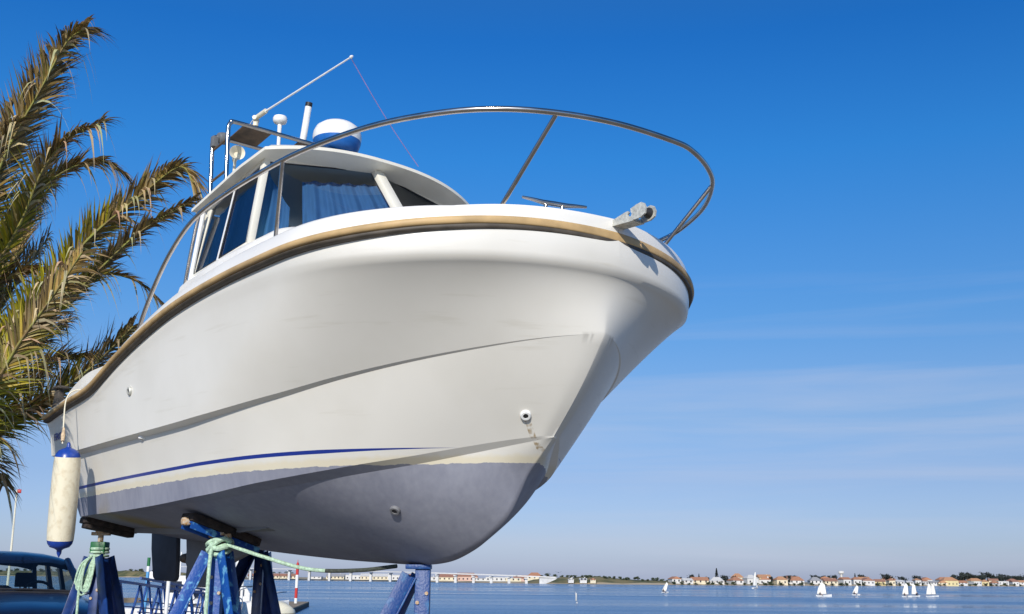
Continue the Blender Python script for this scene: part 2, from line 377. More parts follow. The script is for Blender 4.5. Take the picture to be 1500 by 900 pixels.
mark_sharp(hull, (23, 25, 35, 37), (.93, .93, .985, .985))
def rim(off, dz, uu=None): return [curv(pR, ZR, u, off, dz) for u in (uu or us)]
def both(f):                            # stern stbd -> bow -> stern port
    a = f(); return a+[V((p.x, -p.y, p.z)) for p in a[:-1][::-1]]
# rub rail: rounded tan strip over a dark recessed fender strip
sec = [(-.045, -.016), (-.045, .014), (-.03, .024), (0, .026), (.03, .03)]
def rail_mb(sec):
    mb = MB(); rows = [both(lambda o=o, z=z: rim(o, z)) for o, z in sec]; mb.grid([list(r) for r in zip(*rows)]); return mb
rail_mb([(.03, .03), (0, .028), (-.030, .022), (-.042, .014), (-.046, 0), (-.042, -.012), (-.032, -.02), (.01, -.022)]).build('rub_rail', 'tan', boat, smooth=60)
rail_mb([(.02, -.0215), (-.022, -.0225), (-.028, -.032), (-.022, -.042), (-.006, -.047), (.03, -.047)]).build('rub_strip', 'groove', boat, smooth=60)
# gunwale cap and deck
def capz(u): return (.062+.05*math.sin(PI*min(1, max(0, (u-.08)/.62))))+.018*min(1, max(0, (u-.3)/.5))
def cap_rows():
    rows = []
    for off, k, in ((-.002, .0), (.006, .35), (.02, .8), (.04, .97), (.07, 1.0), (.16, .97)):
        rows.append([curv(pR, ZR, u, off, .028+k*capz(u)) for u in us])
    return rows
cr = cap_rows(); mb = MB()
side = [list(r) for r in zip(*cr)]
def deck_pts(u, base):
    X = base.x; yb = -base.y; out = []
    if X > 2.15:
        zc = base.z
        for t in (.25, .5, .75, 1): out.append(V((X, base.y*(1-t), zc+.075*(1-(1-t)**2)*min(1, -base.y/.7))))
    else:
        fl = .02
        for t, z in ((.001, None), (.06, fl), (.5, fl), (1, fl)): out.append(V((X, base.y*(1-t), base.z-.01 if z is None else z)))
    return out
side = [r+deck_pts(u, r[-1]) for r, u in zip(side, us)]
mb.grid(side, flip=True); mb.grid([[V((p.x, -p.y, p.z)) for p in r] for r in side])
a = side[0]; mb.grid([a, [V((p.x, -p.y, p.z)) for p in a]])
mb.build('deck', 'gel', boat, smooth=45, merge=.0008)
# fore coachroof hump
sh = [(2.1, -.985, 1.535), (2.6, -.985, 1.605), (3.02, -.965, 1.648), (3.22, -.935, 1.675), (3.4, -.90, 1.70), (3.6, -.885, 1.665), (4.02, -.865, 1.575), (4.4, -.80, 1.55), (4.75, -.70, 1.525), (5.05, -.56, 1.48), (5.25, -.36, 1.43), (5.32, -.12, 1.41)]
shc = crv(sh, 5); rows = []
def deckz(X, y): return 1.16 if X > 3 else .98+(X-2.1)*.19
def inner(p):
    return max(0, -p.y-.12)
for p in shc:
    k = min(1, (5.6-p.x)/2); b_ = V((p.x+(.06 if p.x > 4.8 else 0), p.y-.16*k-.02, deckz(p.x, p.y))); c_ = V((p.x, p.y-.045, p.z-.06)); e = V((p.x-.01, p.y+.05, p.z+.008)); yi = p.y+.05
    rows.append([b_, b_.lerp(c_, .5)+V((0, -.0, .0)), c_, V((p.x, p.y-.012, p.z-.016)), e]+[V((p.x-.02, yi*(1-t), p.z+.012+.02*(1-(1-t)**2))) for t in (.3, .6, 1)])
mb = MB(); mb.grid(rows); mb.grid([[V((p.x, -p.y, p.z)) for p in r] for r in rows], flip=True)
mb.grid([rows[-1], [V((p.x+.05, 0, p.z)) for p in rows[-1]], [V((p.x, -p.y, p.z)) for p in rows[-1]]])
mb.grid([rows[0], [V((p.x, -p.y, p.z)) for p in rows[0]]])
coach = mb.build('coachroof', 'gel', boat, smooth=50, merge=.0008)
# ---- cabin
def ztop(X): return 2.10+(X-2.17)*.21
bot = {'a': V((2.16, -.965, 1.55)), 'm': V((2.60, -.965, 1.60)), 'c': V((3.02, -.95, 1.645)), 'n': V((3.80, 0, 1.70))}
top = {'a': V((2.28, -.90, 2.12)), 'm': V((2.70, -.90, 2.21)), 'c': V((3.08, -.885, 2.30)), 'n': V((3.20, 0, 2.41))}
def mir(p): return V((p[0], -p[1], p[2]))
def patch(A, B, C, D, n=10, m=10, off=0, bul=0):   # bilinear A,B bottom C,D top
    rows = []
    nr = (B-A).cross(C-A).normalized()
    for i in range(m+1):
        t = i/m; L_ = A.lerp(C, t); R_ = B.lerp(D, t); rows.append([L_.lerp(R_, j/n)+nr*(off+bul*math.sin(j/n*PI)) for j in range(n+1)])
    return rows
cab = empty  # keep name free
fr = MB()
for s in (0, 1):
    f = (lambda p: p) if s == 0 else mir
    fr.bar(f(bot['c']+V((.0, .012, -.04))), f(top['c']+V((0, .012, .03))), .055, .05, up=(0, 1, 0))      # corner pillar
    fr.bar(f(bot['a']+V((0, .01, -.05))), f(top['a']+V((0, .01, .03))), .06, .04, up=(0, 1, 0))
    fr.bar(f(bot['a']), f(bot['c']), .03, .03); fr.bar(f(top['a']), f(top['c']), .035, .05)
    fr.bar(f(bot['c']), f(bot['n']), .03, .025); fr.bar(f(top['c']), f(top['n']), .03, .04)
fr.bar(bot['n']+V((0.01, 0, -.03)), top['n']+V((.012, 0, .02)), .085, .05, up=(1, 0, 0))
frame = fr.build('window_frame', 'roofgel', boat, bevel=.006)
al = MB(); al.bar(bot['m']+V((0, -.004, 0)), top['m']+V((0, -.004, 0)), .022, .02, up=(0, 1, 0)); al.build('window_divider', 'white', boat)
al = MB(); al.bar(mir(bot['m']+V((0, -.004, 0))), mir(top['m']+V((0, -.004, 0))), .022, .02, up=(0, 1, 0)); al.build('window_divider', 'white', boat)
for f, nm in ((lambda p: p, 's'), (mir, 'p')):
    for a_, b_ in (('a', 'm'), ('m', 'c')):
        g = MB(); g.grid(patch(f(bot[a_]), f(bot[b_]), f(top[a_]), f(top[b_]))); g.build('side_window', 'glass', boat)
    g = MB(); g.grid(patch(f(bot['c']), f(bot['n']), f(top['c']), f(top['n']), 16, 12, 0, 0)); g.build('windscreen', 'glass', boat)
for f in (lambda p: p, mir):
    for a_, b_ in (('a', 'm'), ('m', 'c'), ('c', 'n')):
        mb = MB(); A0, B0_, C0_, D0_ = f(bot[a_]), f(bot[b_]), f(top[a_]), f(top[b_]); cen_ = (A0+B0_+C0_+D0_)/4
        q_ = [p.lerp(cen_, .055) for p in (A0, B0_, D0_, C0_)]; nn_ = (B0_-A0).cross(C0_-A0).normalized()
        if nn_.dot(cen_-V((2.6, 0, 2))) < 0: nn_ = -nn_
        q_ = [p+nn_*.005 for p in q_]; mb.tube([q_[0], q_[1], q_[2], q_[3], q_[0]], .007, 6); mb.build('window_seal', 'black', boat)
# curtains: hanging folds inside the glass
def curtain(A, B, C, D, h0, h1, inset, name='curtain', wav=26, amp=.016, t0=0., t1=1., sag=0):
    rows = []; n = 150; m = 14
    mid = V((2.7, 0, 2.0))
    for i in range(m+1):
        row = []
        for j in range(n+1):
            x = t0+(t1-t0)*j/n; hh = h1-.03*abs(math.sin(x*wav*.5))-sag*(x-t0)
            t = h0+(hh-h0)*i/m
            p = A.lerp(B, x).lerp(C.lerp(D, x), t)
            nr = (B-A).cross(C-A).normalized()
            if nr.dot(mid-p) < 0: nr = -nr
            row.append(p+nr*(inset+amp*(math.sin(x*wav+.7*math.sin(i*.5))+.5*math.sin(x*wav*2.3+1))*(.35+.65*(1-i/m))))
        rows.append(row)
    mb = MB(); mb.grid(rows); return mb.build(name, 'curtain', boat, smooth=80)
curtain(bot['c'], bot['n'], top['c'], top['n'], .02, .84, .09, t0=.31, t1=.98, wav=44, amp=.024)
curtain(bot['c'], bot['n'], top['c'], top['n'], .02, .95, .11, t0=.02, t1=.22, wav=50, amp=.022, sag=2.2)
curtain(bot['a'], bot['c'], top['a'], top['c'], .02, .93, .07, t0=.03, t1=.97, wav=22, amp=.014)
curtain(mir(bot['c']), mir(bot['n']), mir(top['c']), mir(top['n']), .02, .55, .1, t0=.05, t1=.97, wav=36)
curtain(mir(bot['a']), mir(bot['c']), mir(top['a']), mir(top['c']), .02, .9, .07, t0=.05, t1=.95)
# aft bulkhead with a dark door opening, and the inside
mb = MB(); mb.box((2.19, -.62, 1.33), (.04, .62, 1.5)); mb.box((2.19, .62, 1.33), (.04, .62, 1.5)); mb.box((2.19, 0, 2.03), (.038, .64, .1)); mb.build('bulkhead', 'roofgel', boat, bevel=.006)
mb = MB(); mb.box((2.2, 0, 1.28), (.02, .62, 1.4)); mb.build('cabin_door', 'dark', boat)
mb = MB(); mb.box((2.95, 0, 1.30), (1.45, 1.5, .5)); mb.box((2.6, -.45, 1.75), (.1, .35, .5)); mb.box((2.6, .45, 1.75), (.1, .35, .5)); mb.build('cabin_interior', 'dark', boat, bevel=.03)
# roof with visor
def roof_rows():
    rows = []
    st = [(2.10, .96), (2.17, .995), (2.5, 1.0), (2.9, .995), (3.1, .985)]
    for X, b in st:
        rows.append((X, b, 0))
    return rows
NX = 18; NY = 28
def roofpt(i, j, kind):
    s = i/NX; t = j/NY*2-1
    b = .995-.03*max(0, s-.7)/.3
    Xf = 3.41-.19*abs(t)**2.6; X = 2.12+(Xf-2.12)*s
    y = t*b
    z = ztop(2.17+(3.22-2.17)*s)+.085*(1-abs(t)**2.2)*(.6+.4*s)
    e = min(1-abs(t), 1-s if s > .5 else 1)     # distance to rim
    if kind: z += .024+.045*min(1, e/.08)**.5
    return V((X, y, z))
mb = MB()
tp = [[roofpt(i, j, 1) for j in range(NY+1)] for i in range(NX+1)]; bt = [[roofpt(i, j, 0) for j in range(NY+1)] for i in range(NX+1)]
mb.grid(tp); mb.grid(bt, flip=True)
mb.grid([[r[0] for r in bt], [r[0] for r in tp]]); mb.grid([[r[-1] for r in tp], [r[-1] for r in bt]]); mb.grid([tp[-1], bt[-1]]); mb.grid([bt[0], tp[0]])
mb.build('roof', 'roofgel', boat, smooth=40, merge=.0005)
# handrail beside the door, white post next to it
mb = MB(); mb.tube(crv([(2.10, -1.0, 1.42), (2.18, -1.0, 1.75), (2.25, -.99, 2.03), (2.30, -.97, 2.06)], 6), .014); hr = mb.build('grab_rail', 'steel', boat)
mb = MB(); mb.tube([(2.17, -.99, 1.45), (2.29, -.97, 2.06)], .018); mb.build('grab_rail', 'white', boat)
# wiper
mb = MB(); pA = bot['c'].lerp(bot['n'], .30)+V((.06, -.03, .05)); pB2 = bot['c'].lerp(bot['n'], .72)+V((.10, -.05, .06))
mb.tube([pA, pB2], .009, 6); mb.tube([pA+V((.02, -.01, .03)), pB2+V((-.1, 0, .025))], .006, 6)
for k in range(5): q = pA.lerp(pB2, .15+.17*k); mb.tube([q, q+V((.02, -.01, .03))], .005, 5)
mb.lathe([(.03, 0), (.03, .03), (.015, .045)], pB2, (0, 0, 1), 12); mb.build('wiper', 'black', boat)

# ---- pulpit
ps = [(2.17, -1.37, 1.02), (2.30, -1.375, 1.20), (2.50, -1.385, 1.40), (2.72, -1.395, 1.56), (3.0, -1.41, 1.685), (3.28, -1.42, 1.745), (3.7, -1.455, 1.755), (4.09, -1.485, 1.75), (4.66, -1.49, 1.75), (5.25, -1.405, 1.75), (5.66, -1.24, 1.75), (5.92, -1.04, 1.75), (6.10, -.77, 1.75), (6.22, -.42, 1.75), (6.262, 0, 1.75)]
pp = [(6.235, .20, 1.75), (6.12, .48, 1.75), (5.95, .74, 1.75), (5.62, 1.06, 1.75), (5.22, 1.31, 1.75), (4.94, 1.42, 1.75), (4.66, 1.47, 1.75)]+[(x, -y, z) for x, y, z in ps[:8]][::-1]
path = crv(ps+pp, 6)
mb = MB(); mb.tube(path, .0165, 12); pul = mb.build('pulpit', 'steel', boat, smooth=80)
def nearest(px_): return min(path, key=lambda p: (p-V(px_)).length)
for ft, tp_ in (((4.27, -1.41, 1.21), (4.45, -1.485, 1.75)), ((5.61, -.74, 1.345), (6.10, -.80, 1.75)), ((5.55, .60, 1.30), (5.93, .76, 1.75)), ((4.27, 1.41, 1.21), (4.45, 1.485, 1.75))):
    mb = MB(); e = nearest(tp_); mb.tube([ft, e], .013, 10); mb.lathe([(.03, 0), (.03, .012), (.016, .016)], V(ft)-V((0, 0, .02)), (0, 0, 1), 12); mb.build('stanchion', 'steel', pul)
# ---- bow roller, mound, cleat
mb = MB()
rows = []
for X, w, h in ((5.40, .13, -.05), (5.54, .13, -.02), (5.66, .13, .0), (5.75, .125, .0), (5.785, .12, -.02), (5.80, .115, -.07)):
    z0 = 1.30; rows.append([V((X, y, z)) for y, z in ((-w*1.25, z0-.02), (-w, z0+h*.85+.03), (-w*.7, z0+h+.04), (w*.7, z0+h+.04), (w, z0+h*.85+.03), (w*1.25, z0-.02))])
mb.grid(rows); mb.add(rows[-1], [(0, 1, 2, 3, 4, 5)]); mb.build('roller_mount', 'gel', boat, smooth=50)
br = empty('bow_roller'); br.parent = boat
cheek = [(5.85+(x-5.85)*.86 if x > 5.85 else x, 1.335+(z-1.328)*.9) for x, z in [(5.50, 1.345), (5.80, 1.338), (5.90, 1.328), (6.0, 1.328), (6.07, 1.332), (6.108, 1.35), (6.118, 1.385), (6.102, 1.42), (6.075, 1.432), (6.03, 1.424), (5.979, 1.408), (5.982, 1.388), (5.992, 1.372), (5.982, 1.358), (5.962, 1.358), (5.952, 1.372), (5.966, 1.385), (5.956, 1.398), (5.93, 1.395), (5.80, 1.362), (5.50, 1.362)]]
mb = MB()
for y in (-.042, .042): mb.prism([(x, y, z) for x, z in cheek], (0, -.006, 0), (0, .006, 0))
mb.bar((5.52, 0, 1.345), (5.98, 0, 1.335), .10, .01); mb.build('cheek_plates', 'galv', br, smooth=0)
mb = MB(); mb.lathe([(.033, -.042), (.033, -.03), (.018, 0), (.033, .03), (.033, .042)], (6.03, 0, 1.383), (0, 1, 0), 18); mb.build('roller', 'black', br)
mb = MB()
c0 = V((5.54, -.515, 1.468)); c1 = V((5.69, -.135, 1.455)); d_ = (c1-c0)
pts = [c0+V((0, 0, .008)), c0.lerp(c1, .15)+V((0, 0, .004)), c0.lerp(c1, .32)-V((0, 0, .004)), c0.lerp(c1, .5)-V((0, 0, .004)), c0.lerp(c1, .68)-V((0, 0, .004)), c0.lerp(c1, .85)+V((0, 0, .004)), c1+V((0, 0, .008))]
mb.tube(pts, [.008, .011, .015, .016, .015, .011, .008], 10)
for t in (.36, .62): q = c0.lerp(c1, t); mb.tube([q, q-V((0, 0, .045)), q-V((0, 0, .10))], [.012, .013, .022], 10)
mb.build('cleat', 'steel', boat, smooth=60)

# ---- rudder, skeg, propeller
def foil(poly, y, th):      # poly in X,Z
    mb = MB(); cx = sum(p[0] for p in poly)/len(poly)
    mb.prism([(x, y, z) for x, z in poly], (0, -th/2, 0), (0, th/2, 0)); return mb
foil([(-.37, -.30), (.20, -.36), (.235, -.60), (.245, -.76), (.215, -.795), (-.20, -.79), (-.255, -.765), (-.34, -.50)], 0, .05).build('rudder', 'darkfoul', boat, bevel=.018)
foil([(.42, -.40), (1.75, -.50), (1.30, -.62), (1.02, -.74), (.93, -.815), (.84, -.835), (.50, -.83), (.47, -.76), (.475, -.66), (.44, -.62), (.445, -.52)], 0, .07).build('keel_skeg', 'antifoul', boat, bevel=.02)
prop = empty('shaft_boss'); prop.parent = boat
mb = MB(); mb.lathe([(.012, -.05), (.04, -.03), (.045, .02), (.04, .09)], (.37, 0, -.585), (1, 0, 0), 18); mb.build('hub', 'rusty', prop)
for k in range(0):
    a = k*2*PI/3+.6; rows = []
    for i in range(7):
        r = .03+.125*i/6; w = .055*math.sin(PI*(.18+.75*i/6)); tw = .9-.5*i/6
        rows.append([V((.37+s*w*math.sin(tw), math.cos(a)*r-s*w*math.cos(tw)*math.sin(a), -.585+math.sin(a)*r+s*w*math.cos(tw)*math.cos(a))) for s in (-1, -.3, .3, 1)])
    b_ = MB(); b_.grid(rows); o = b_.build('blade', 'rusty', prop); sm = o.modifiers.new('s', 'SOLIDIFY'); sm.thickness = .006
# spray strakes under the bottom
def bottom_pt(X, t):
    u = min(us, key=lambda q: abs(pC(q)[0]-X)); return hull_rows(u)[-17+int(16*t)]
for sgn in (1, -1):
    rows = []
    for i in range(26):
        X = .5+2.55*i/25; p = bottom_pt(X, .48).copy(); k = min(1, (25-i)/7)*.045+.002
        q = [p+V((0, -.012, .012)), p+V((0, -.015, -k*.9)), p+V((0, .012, -k*.95)), p+V((0, .05, -.022))]
        rows.append([V((v.x, v.y*sgn, v.z)) for v in q])
    mb = MB(); mb.grid(rows); mb.add(rows[-1], [(0, 1, 2, 3)]); mb.build('spray_strake', 'antifoul', boat, smooth=30)
# through-hull fittings
from mathutils.bvhtree import BVHTree
bvh = BVHTree.FromPolygons([v.co[:] for v in hull.data.vertices], [p.vertices[:] for p in hull.data.polygons])
BI = BM.inverted()
def onhull(px, py):
    o = BI @ EYE; d = (BI.to_3x3() @ ray(px, py)).normalized(); h, nr, i, t = bvh.ray_cast(o, d)
    if h is None: return None
    return h, (nr if nr.dot(d) < 0 else -nr)
for px, py, r, m, lb in ((770, 608, .033, 'white', 'round white drain with a rust run below it'), (579, 747, .036, 'antifoul', None), (209, 641, .030, 'white', None), (191, 573, .034, 'galv', 'weathered metal vent on the topside near the stern')):
    h = onhull(px+ (0), py)
    if not h: continue
    p, nr = h
    f = empty('hull_fitting'); f.parent = boat
    mb = MB(); mb.lathe([(r, 0), (r, .012), (r*.85, .02), (r*.5, .02), (r*.46, .004)], p-nr*.002, nr, 24); mb.build('flange', m, f)
    mb = MB(); mb.lathe([(r*.45, 0), (r*.45, .014)], p, nr, 18); mb.build('bore', 'black', f)
    if lb: f['label'] = lb
    if px == 770: DRAIN.inputs[1].default_value = p.x; RUSTTOP.inputs[1].default_value = p.z-.02; RSLOPE.inputs[2].default_value = -.33*p.z
# small maker's lettering block on the quarter (illegible in the photo: built as short strokes)
h0 = onhull(81, 641); h1 = onhull(96, 636)
if h0 and h1:
    tc_ = bpy.data.curves.new('lettering', 'FONT'); tc_.body = 'EROS'; tc_.size = .085; tc_.extrude = .002
    to = bpy.data.objects.new('lettering', tc_); col.objects.link(to)
    dg = bpy.context.evaluated_depsgraph_get(); me = bpy.data.meshes.new_from_object(to.evaluated_get(dg)); bpy.data.objects.remove(to)
    lo = bpy.data.objects.new('lettering', me); col.objects.link(lo); lo.parent = boat; me.materials.clear(); me.materials.append(MT['fblue'])
    A = h0[0]; xax = (h1[0]-h0[0]).normalized(); nz = h0[1].normalized(); yax = nz.cross(xax).normalized()
    lo.matrix_parent_inverse.identity(); lo.matrix_basis = M4(((xax.x*1.9, yax.x, nz.x, A.x+nz.x*.006), (xax.y*1.9, yax.y, nz.y, A.y+nz.y*.006), (xax.z*1.9, yax.z, nz.z, A.z+nz.z*.006-.03), (0, 0, 0, 1)))
# ---- roof arch and electronics
arch = empty('radar_arch'); arch.parent = boat
def hoop(X, zt, zb, name):
    mb = MB(); mb.tube(crv([(X+.03, -.93, zb), (X, -.93, zt-.14), (X, -.93, zt-.055), (X, -.91, zt-.014), (X, -.86, zt), (X, -.4, zt+.004), (X, 0, zt+.006), (X, .4, zt+.004), (X, .86, zt), (X, .91, zt-.014), (X, .93, zt-.055), (X, .93, zt-.14), (X+.03, .93, zb)], 6), .0175, 12); return mb.build(name, 'steel', arch, smooth=80)
hoop(2.53, 2.775, 2.22, 'hoop'); hoop(2.27, 2.72, 2.15, 'hoop')
for y0, y1 in ((-.80, -.55), (-.30, -.06), (.0, .32)):
    mb = MB(); mb.prism([(2.26, y0, 2.728), (2.54, y0, 2.772), (2.54, y1, 2.772), (2.26, y1, 2.728)], (0, 0, -.004), (0, 0, .004)); mb.build('mounting_plate', 'rusty', arch, smooth=0)
for z in (2.35, 2.62):
    mb = MB(); mb.tube([(2.28, -.93, z-.03), (2.52, -.93, z)], .010, 8); mb.build('brace', 'rusty', arch)
mb = MB(); mb.box((2.30, -.93, 2.66), (.05, .05, .09)); mb.lathe([(.045, 0), (.05, .03), (.05, .08), (.02, .1)], (2.30, -.90, 2.70), (0, 1, .2), 14); mb.build('deck_lamp', 'grey', arch, bevel=.006)
mb = MB(); mb.lathe([(.012, -.18), (.022, -.12), (.022, -.10), (.016, -.08), (.02, -.03), (.035, 0), (.06, .03), (.062, .035), (.052, .028), (.02, -.01)], (2.36, -.76, 2.585), (.93, -.35, 0), 24); mb.tube([(2.30, -.74, 2.58), (2.29, -.74, 2.44)], .012, 8); mb.build('horn', 'cream', boat)
mb = MB(); mb.lathe([(.016, 0), (.018, .12), (.05, .135), (.058, .15), (.06, .175), (.052, .192), (.02, .2)], (2.30, -.36, 2.85+.0), (0, 0, 1), 24); mb.tube([(2.30, -.36, 2.75), (2.30, -.36, 2.87)], .016, 10); mb.build('satellite_antenna', 'white', boat, smooth=50)
sa = empty('stub_antenna'); sa.parent = boat
b0_, b1_ = V((2.33, -.16, 2.79)), V((2.40, -.15, 3.20))
mb = MB(); mb.tube([b0_.lerp(b1_, .1), b0_.lerp(b1_, .92)], .028, 16); mb.build('tube', 'white', sa)
mb = MB(); mb.tube([b0_, b0_.lerp(b1_, .11)], .031, 16); mb.build('collar', 'black', sa); mb = MB(); mb.tube([b0_.lerp(b1_, .915), b1_], .030, 16); mb.build('collar', 'black', sa)
rd = empty('radar_dome'); rd.parent = boat
rc = V((2.42, .13, 2.80)); ax = V((-.02, .02, 1))
mb = MB(); mb.lathe([(.205, .115), (.21, .15), (.205, .19), (.185, .235), (.14, .27), (.07, .288), (0, .292)], rc, ax, 36); mb.build('dome_cover', 'white', rd, smooth=60)
mb = MB(); mb.lathe([(.10, 0), (.155, .012), (.185, .04), (.200, .085), (.206, .1145)], rc, ax, 36); mb.build('dome_base', 'radblue', rd, smooth=60)
wh = empty('whip_antenna'); wh.parent = boat
w0, w1 = V((2.30, -.62, 2.985-.17)), V((3.20, -.25, 3.345))
mb = MB(); wb_ = V((2.53, -.70, 2.80)); wt_ = V((3.74, -.60, 2.985)); wdir = (wt_-wb_).normalized()
mb.tube([wb_+wdir*.0+V((0, 0, .06)), wb_+wdir*.14+V((0, 0, .06))], .02, 12); mb.tube([wb_+V((0, 0, -.01)), wb_+V((0, 0, .07))], .022, 12); mb.tube([wb_+V((-.03, .03, .05)), wb_+V((.03, -.03, .05))], .018, 10)
mb.build('antenna_clamp', 'cream', wh)
mb = MB(); mb.tube([wb_+wdir*.12+V((0, 0, .06)), wt_], [.0085, .006], 10); mb.lathe([(.006, -.01), (.012, 0), (.012, .012), (.005, .025)], wt_, wdir, 12); mb.build('antenna_rod', 'white', wh)
mb = MB(); q0 = wt_; q1 = V((3.37, .31, 2.475)); mb.tube([q0.lerp(q1, t)-V((0, 0, .03*math.sin(t*PI))) for t in [i/10 for i in range(11)]], .0035, 6); mb.build('tie_line', 'pink', wh)
mb = MB(); mb.tube(crv([wb_+V((0, 0, .05)), wb_+V((-.05, .02, .085)), wb_+V((-.12, .02, .06)), wb_+V((-.14, .02, 0))], 5), .004, 6); mb.build('antenna_cable', 'white', wh)
# stern fairlead and gunwale blocks
for X in (.05,):
    for s in (1, -1):
        mb = MB(); mb.box((X, s*-1.17, .80), (.12, .07, .16), taper=.7); mb.box((X+.01, s*-1.17, .895), (.16, .10, .025)); mb.build('stern_bollard', 'groove', boat, bevel=.008)
for s in (1, -1):
    mb = MB(); rows = []
    for i in range(13):
        X = .25+1.2*i/12; h = .12+.05*math.sin(PI*i/12); z = lerp(ZR, X)+.07; y = -(1.22+.30*(1-(1-X/4.48)**2))+.1
        rows.append([V((X, s*(y-.02), z)), V((X, s*(y), z+h)), V((X, s*(y+.05), z+h+.01)), V((X, s*(y+.09), z))])
    mb.grid(rows); mb.add(rows[0], [(0, 1, 2, 3)]); mb.add(rows[-1], [(0, 1, 2, 3)]); mb.build('coaming', 'gel', boat, smooth=40)

# ================================================================== fender hung over the quarter
fd = empty('fender'); fp = bw((1.06, -1.44, -.18)); fd.location = fp
fup = (bw((1.12, -1.46, .177))-bw((1.03, -1.42, -.52))).normalized()
fd.location = fp+fup*.055+V((.04, .03, 0)); fd.scale = (.70, .70, .80); fd.rotation_euler = fup.to_track_quat('Z', 'Y').to_euler()
tag(fd, 'dirty white cylindrical fender with blue ends hanging from the stern quarter of the white boat', 'fender')
R_ = .148
mb = MB(); mb.lathe([(R_*.97, -.42), (R_*1.01, -.32), (R_*1.03, 0), (R_*1.01, .2), (R_*.99, .33), (R_*.95, .40)], (0, 0, 0), (0, 0, 1), 36); mb.build('fender_body', 'fenderw', fd, smooth=60)
mb = MB(); mb.lathe([(R_*.945, .399), (R_*.88, .43), (R_*.7, .462), (R_*.4, .482), (R_*.2, .49), (.02, .505), (.02, .53), (.008, .545)], n=36); mb.build('end_cap', 'fblue', fd, smooth=60)
mb = MB(); mb.lathe([(.004, -.59), (.026, -.55), (.028, -.52), (.05, -.505), (R_*.72, -.487), (R_*.9, -.455), (R_*.965, -.421)], n=36); mb.build('end_cap', 'fblue', fd, smooth=60)
rp = empty('fender_rope'); rp.location = bw((.99, -1.40, .66)); tag(rp, 'thin pale rope holding the fender to the gunwale of the white boat', 'rope')
top_f = fp+fup*(.055+.42)
mb = MB(); a = bw((1.02, -1.22, .76)); b = bw((.99, -1.37, .745)); c = bw((.98, -1.425, .66))
ln = [top_f, top_f.lerp(c, .45)+V((-.004, 0, 0)), c, b, a]
mb.tube([p-rp.location for p in crv(ln, 8)], .0055, 8); mb.build('line', 'cream', rp)
mb = MB(); mb.tube([top_f-rp.location+V((0, 0, .02)), top_f.lerp(c, .18)-rp.location, top_f.lerp(c, .36)-rp.location], [.014, .017, .009], 10, twist=.5); mb.build('whipping', 'ropetan', rp)

# ================================================================== boat stands
def leg(mb, a, b, w, mi=0):          # angle-iron like bar: two flat webs
    a = V(a); b = V(b); mb.bar(a, b, w, .012, mi=mi)
    t = (b-a).normalized(); s = t.cross(V((0, 0, 1))).normalized(); n = s.cross(t)
    mb.bar(a+s*(w/2)+n*(w*.45), b+s*(w/2)+n*(w*.45), .012, w*.9, mi=mi)
def stand(head, apex_z, legs, label, m, post_w=.085, pad=None, screw=True, padmat='wood', spread=.62, low=None):
    base = V((head.x, head.y, 0)); e = empty('boat_stand', base); tag(e, label, 'boat stand', 'steel stands under the white boat')
    hz = head.z
    mb = MB(); mb.bar((0, 0, .02), (0, 0, apex_z+.06), post_w, post_w, up=(0, 1, 0)); mb.build('post', m, e, bevel=.006)
    for az, r, w in legs:
        a = math.radians(az); dx, dy = math.cos(a), math.sin(a); mb = MB()
        leg(mb, (dx*.05, dy*.05, apex_z), (dx*r, dy*r, .015), w)
        mb.box((dx*r, dy*r, .008), (.14, .14, .012)); o = mb.build('leg', m, e, bevel=.003)
    for z, k in ((.22, .86),):
        mb = MB(); ps_ = [V((math.cos(math.radians(az))*r*k, math.sin(math.radians(az))*r*k, z)) for az, r, w in legs]
        for p in ps_: mb.bar((0, 0, z), p, .04, .04)
        mb.build('brace', m, e)
    for dx, dz in ((.03, -.10), (-.03, -.16), (.03, -.27), (-.02, -.34)): mb = MB(); mb.lathe([(.013, 0), (.013, .012)], (dx, -post_w/2, apex_z+dz), (0, -1, 0), 6); mb.build('bolt', 'worn', e, smooth=0)
    if screw:
        mb = MB(); mb.tube([(0, 0, apex_z), (0, 0, hz-.06)], .024, 14); mb.lathe([(.05, 0), (.05, .03)], (0, 0, apex_z+.06), (0, 0, 1), 6); mb.box((0, 0, hz-.05), (.16, .05, .03)); mb.box((.0, 0, hz-.03), (.07, .10, .04)); mb.build('screw_jack', 'worn', e, bevel=.004)
    return e
BL = (boat.matrix_world.to_3x3())
# near middle stand with a tilted blue channel and timber pad
hb = bw((2.52, -.75, -.40)); e = stand(V((hb.x, hb.y, 1.735)), 1.55, [(197, .70, .09), (-42, .62, .10), (75, .7, .085)], 'scuffed bright blue boat stand with mint rope knotted round its neck', 'standblue')
o_ = bw((2.52, -1.02, -.30)); i_ = bw((2.47, -.44, -.475)); E0 = V((hb.x, hb.y, 0))
dd = (i_-o_).normalized(); side_ = dd.cross(V((0, 0, 1))).normalized(); dn = side_.cross(dd)
mb = MB(); mb.bar(o_-E0-V((0, 0, .0)), i_-E0-V((0, 0, .0)), .17, .06); mb.build('timber_pad', 'wood', e, bevel=.01)
mb = MB(); mb.bar(o_-E0-V((0, 0, .04)), i_-E0-V((0, 0, .04)), .12, .012); mb.bar(o_-E0-V((0, 0, .06))+side_*.06, i_-E0-V((0, 0, .06))+side_*.06, .01, .05); mb.bar(o_-E0-V((0, 0, .06))-side_*.06, i_-E0-V((0, 0, .06))-side_*.06, .01, .05)
mb.build('cradle_channel', 'standblue', e, bevel=.002)
mb = MB(); mb.box(o_-E0-V((0, 0, .035))-dd*.005, (.07, .07, .06), rot=M4.Rotation(.5, 3, 'Z')); mb.build('torn_padding', 'worn', e, bevel=.02)
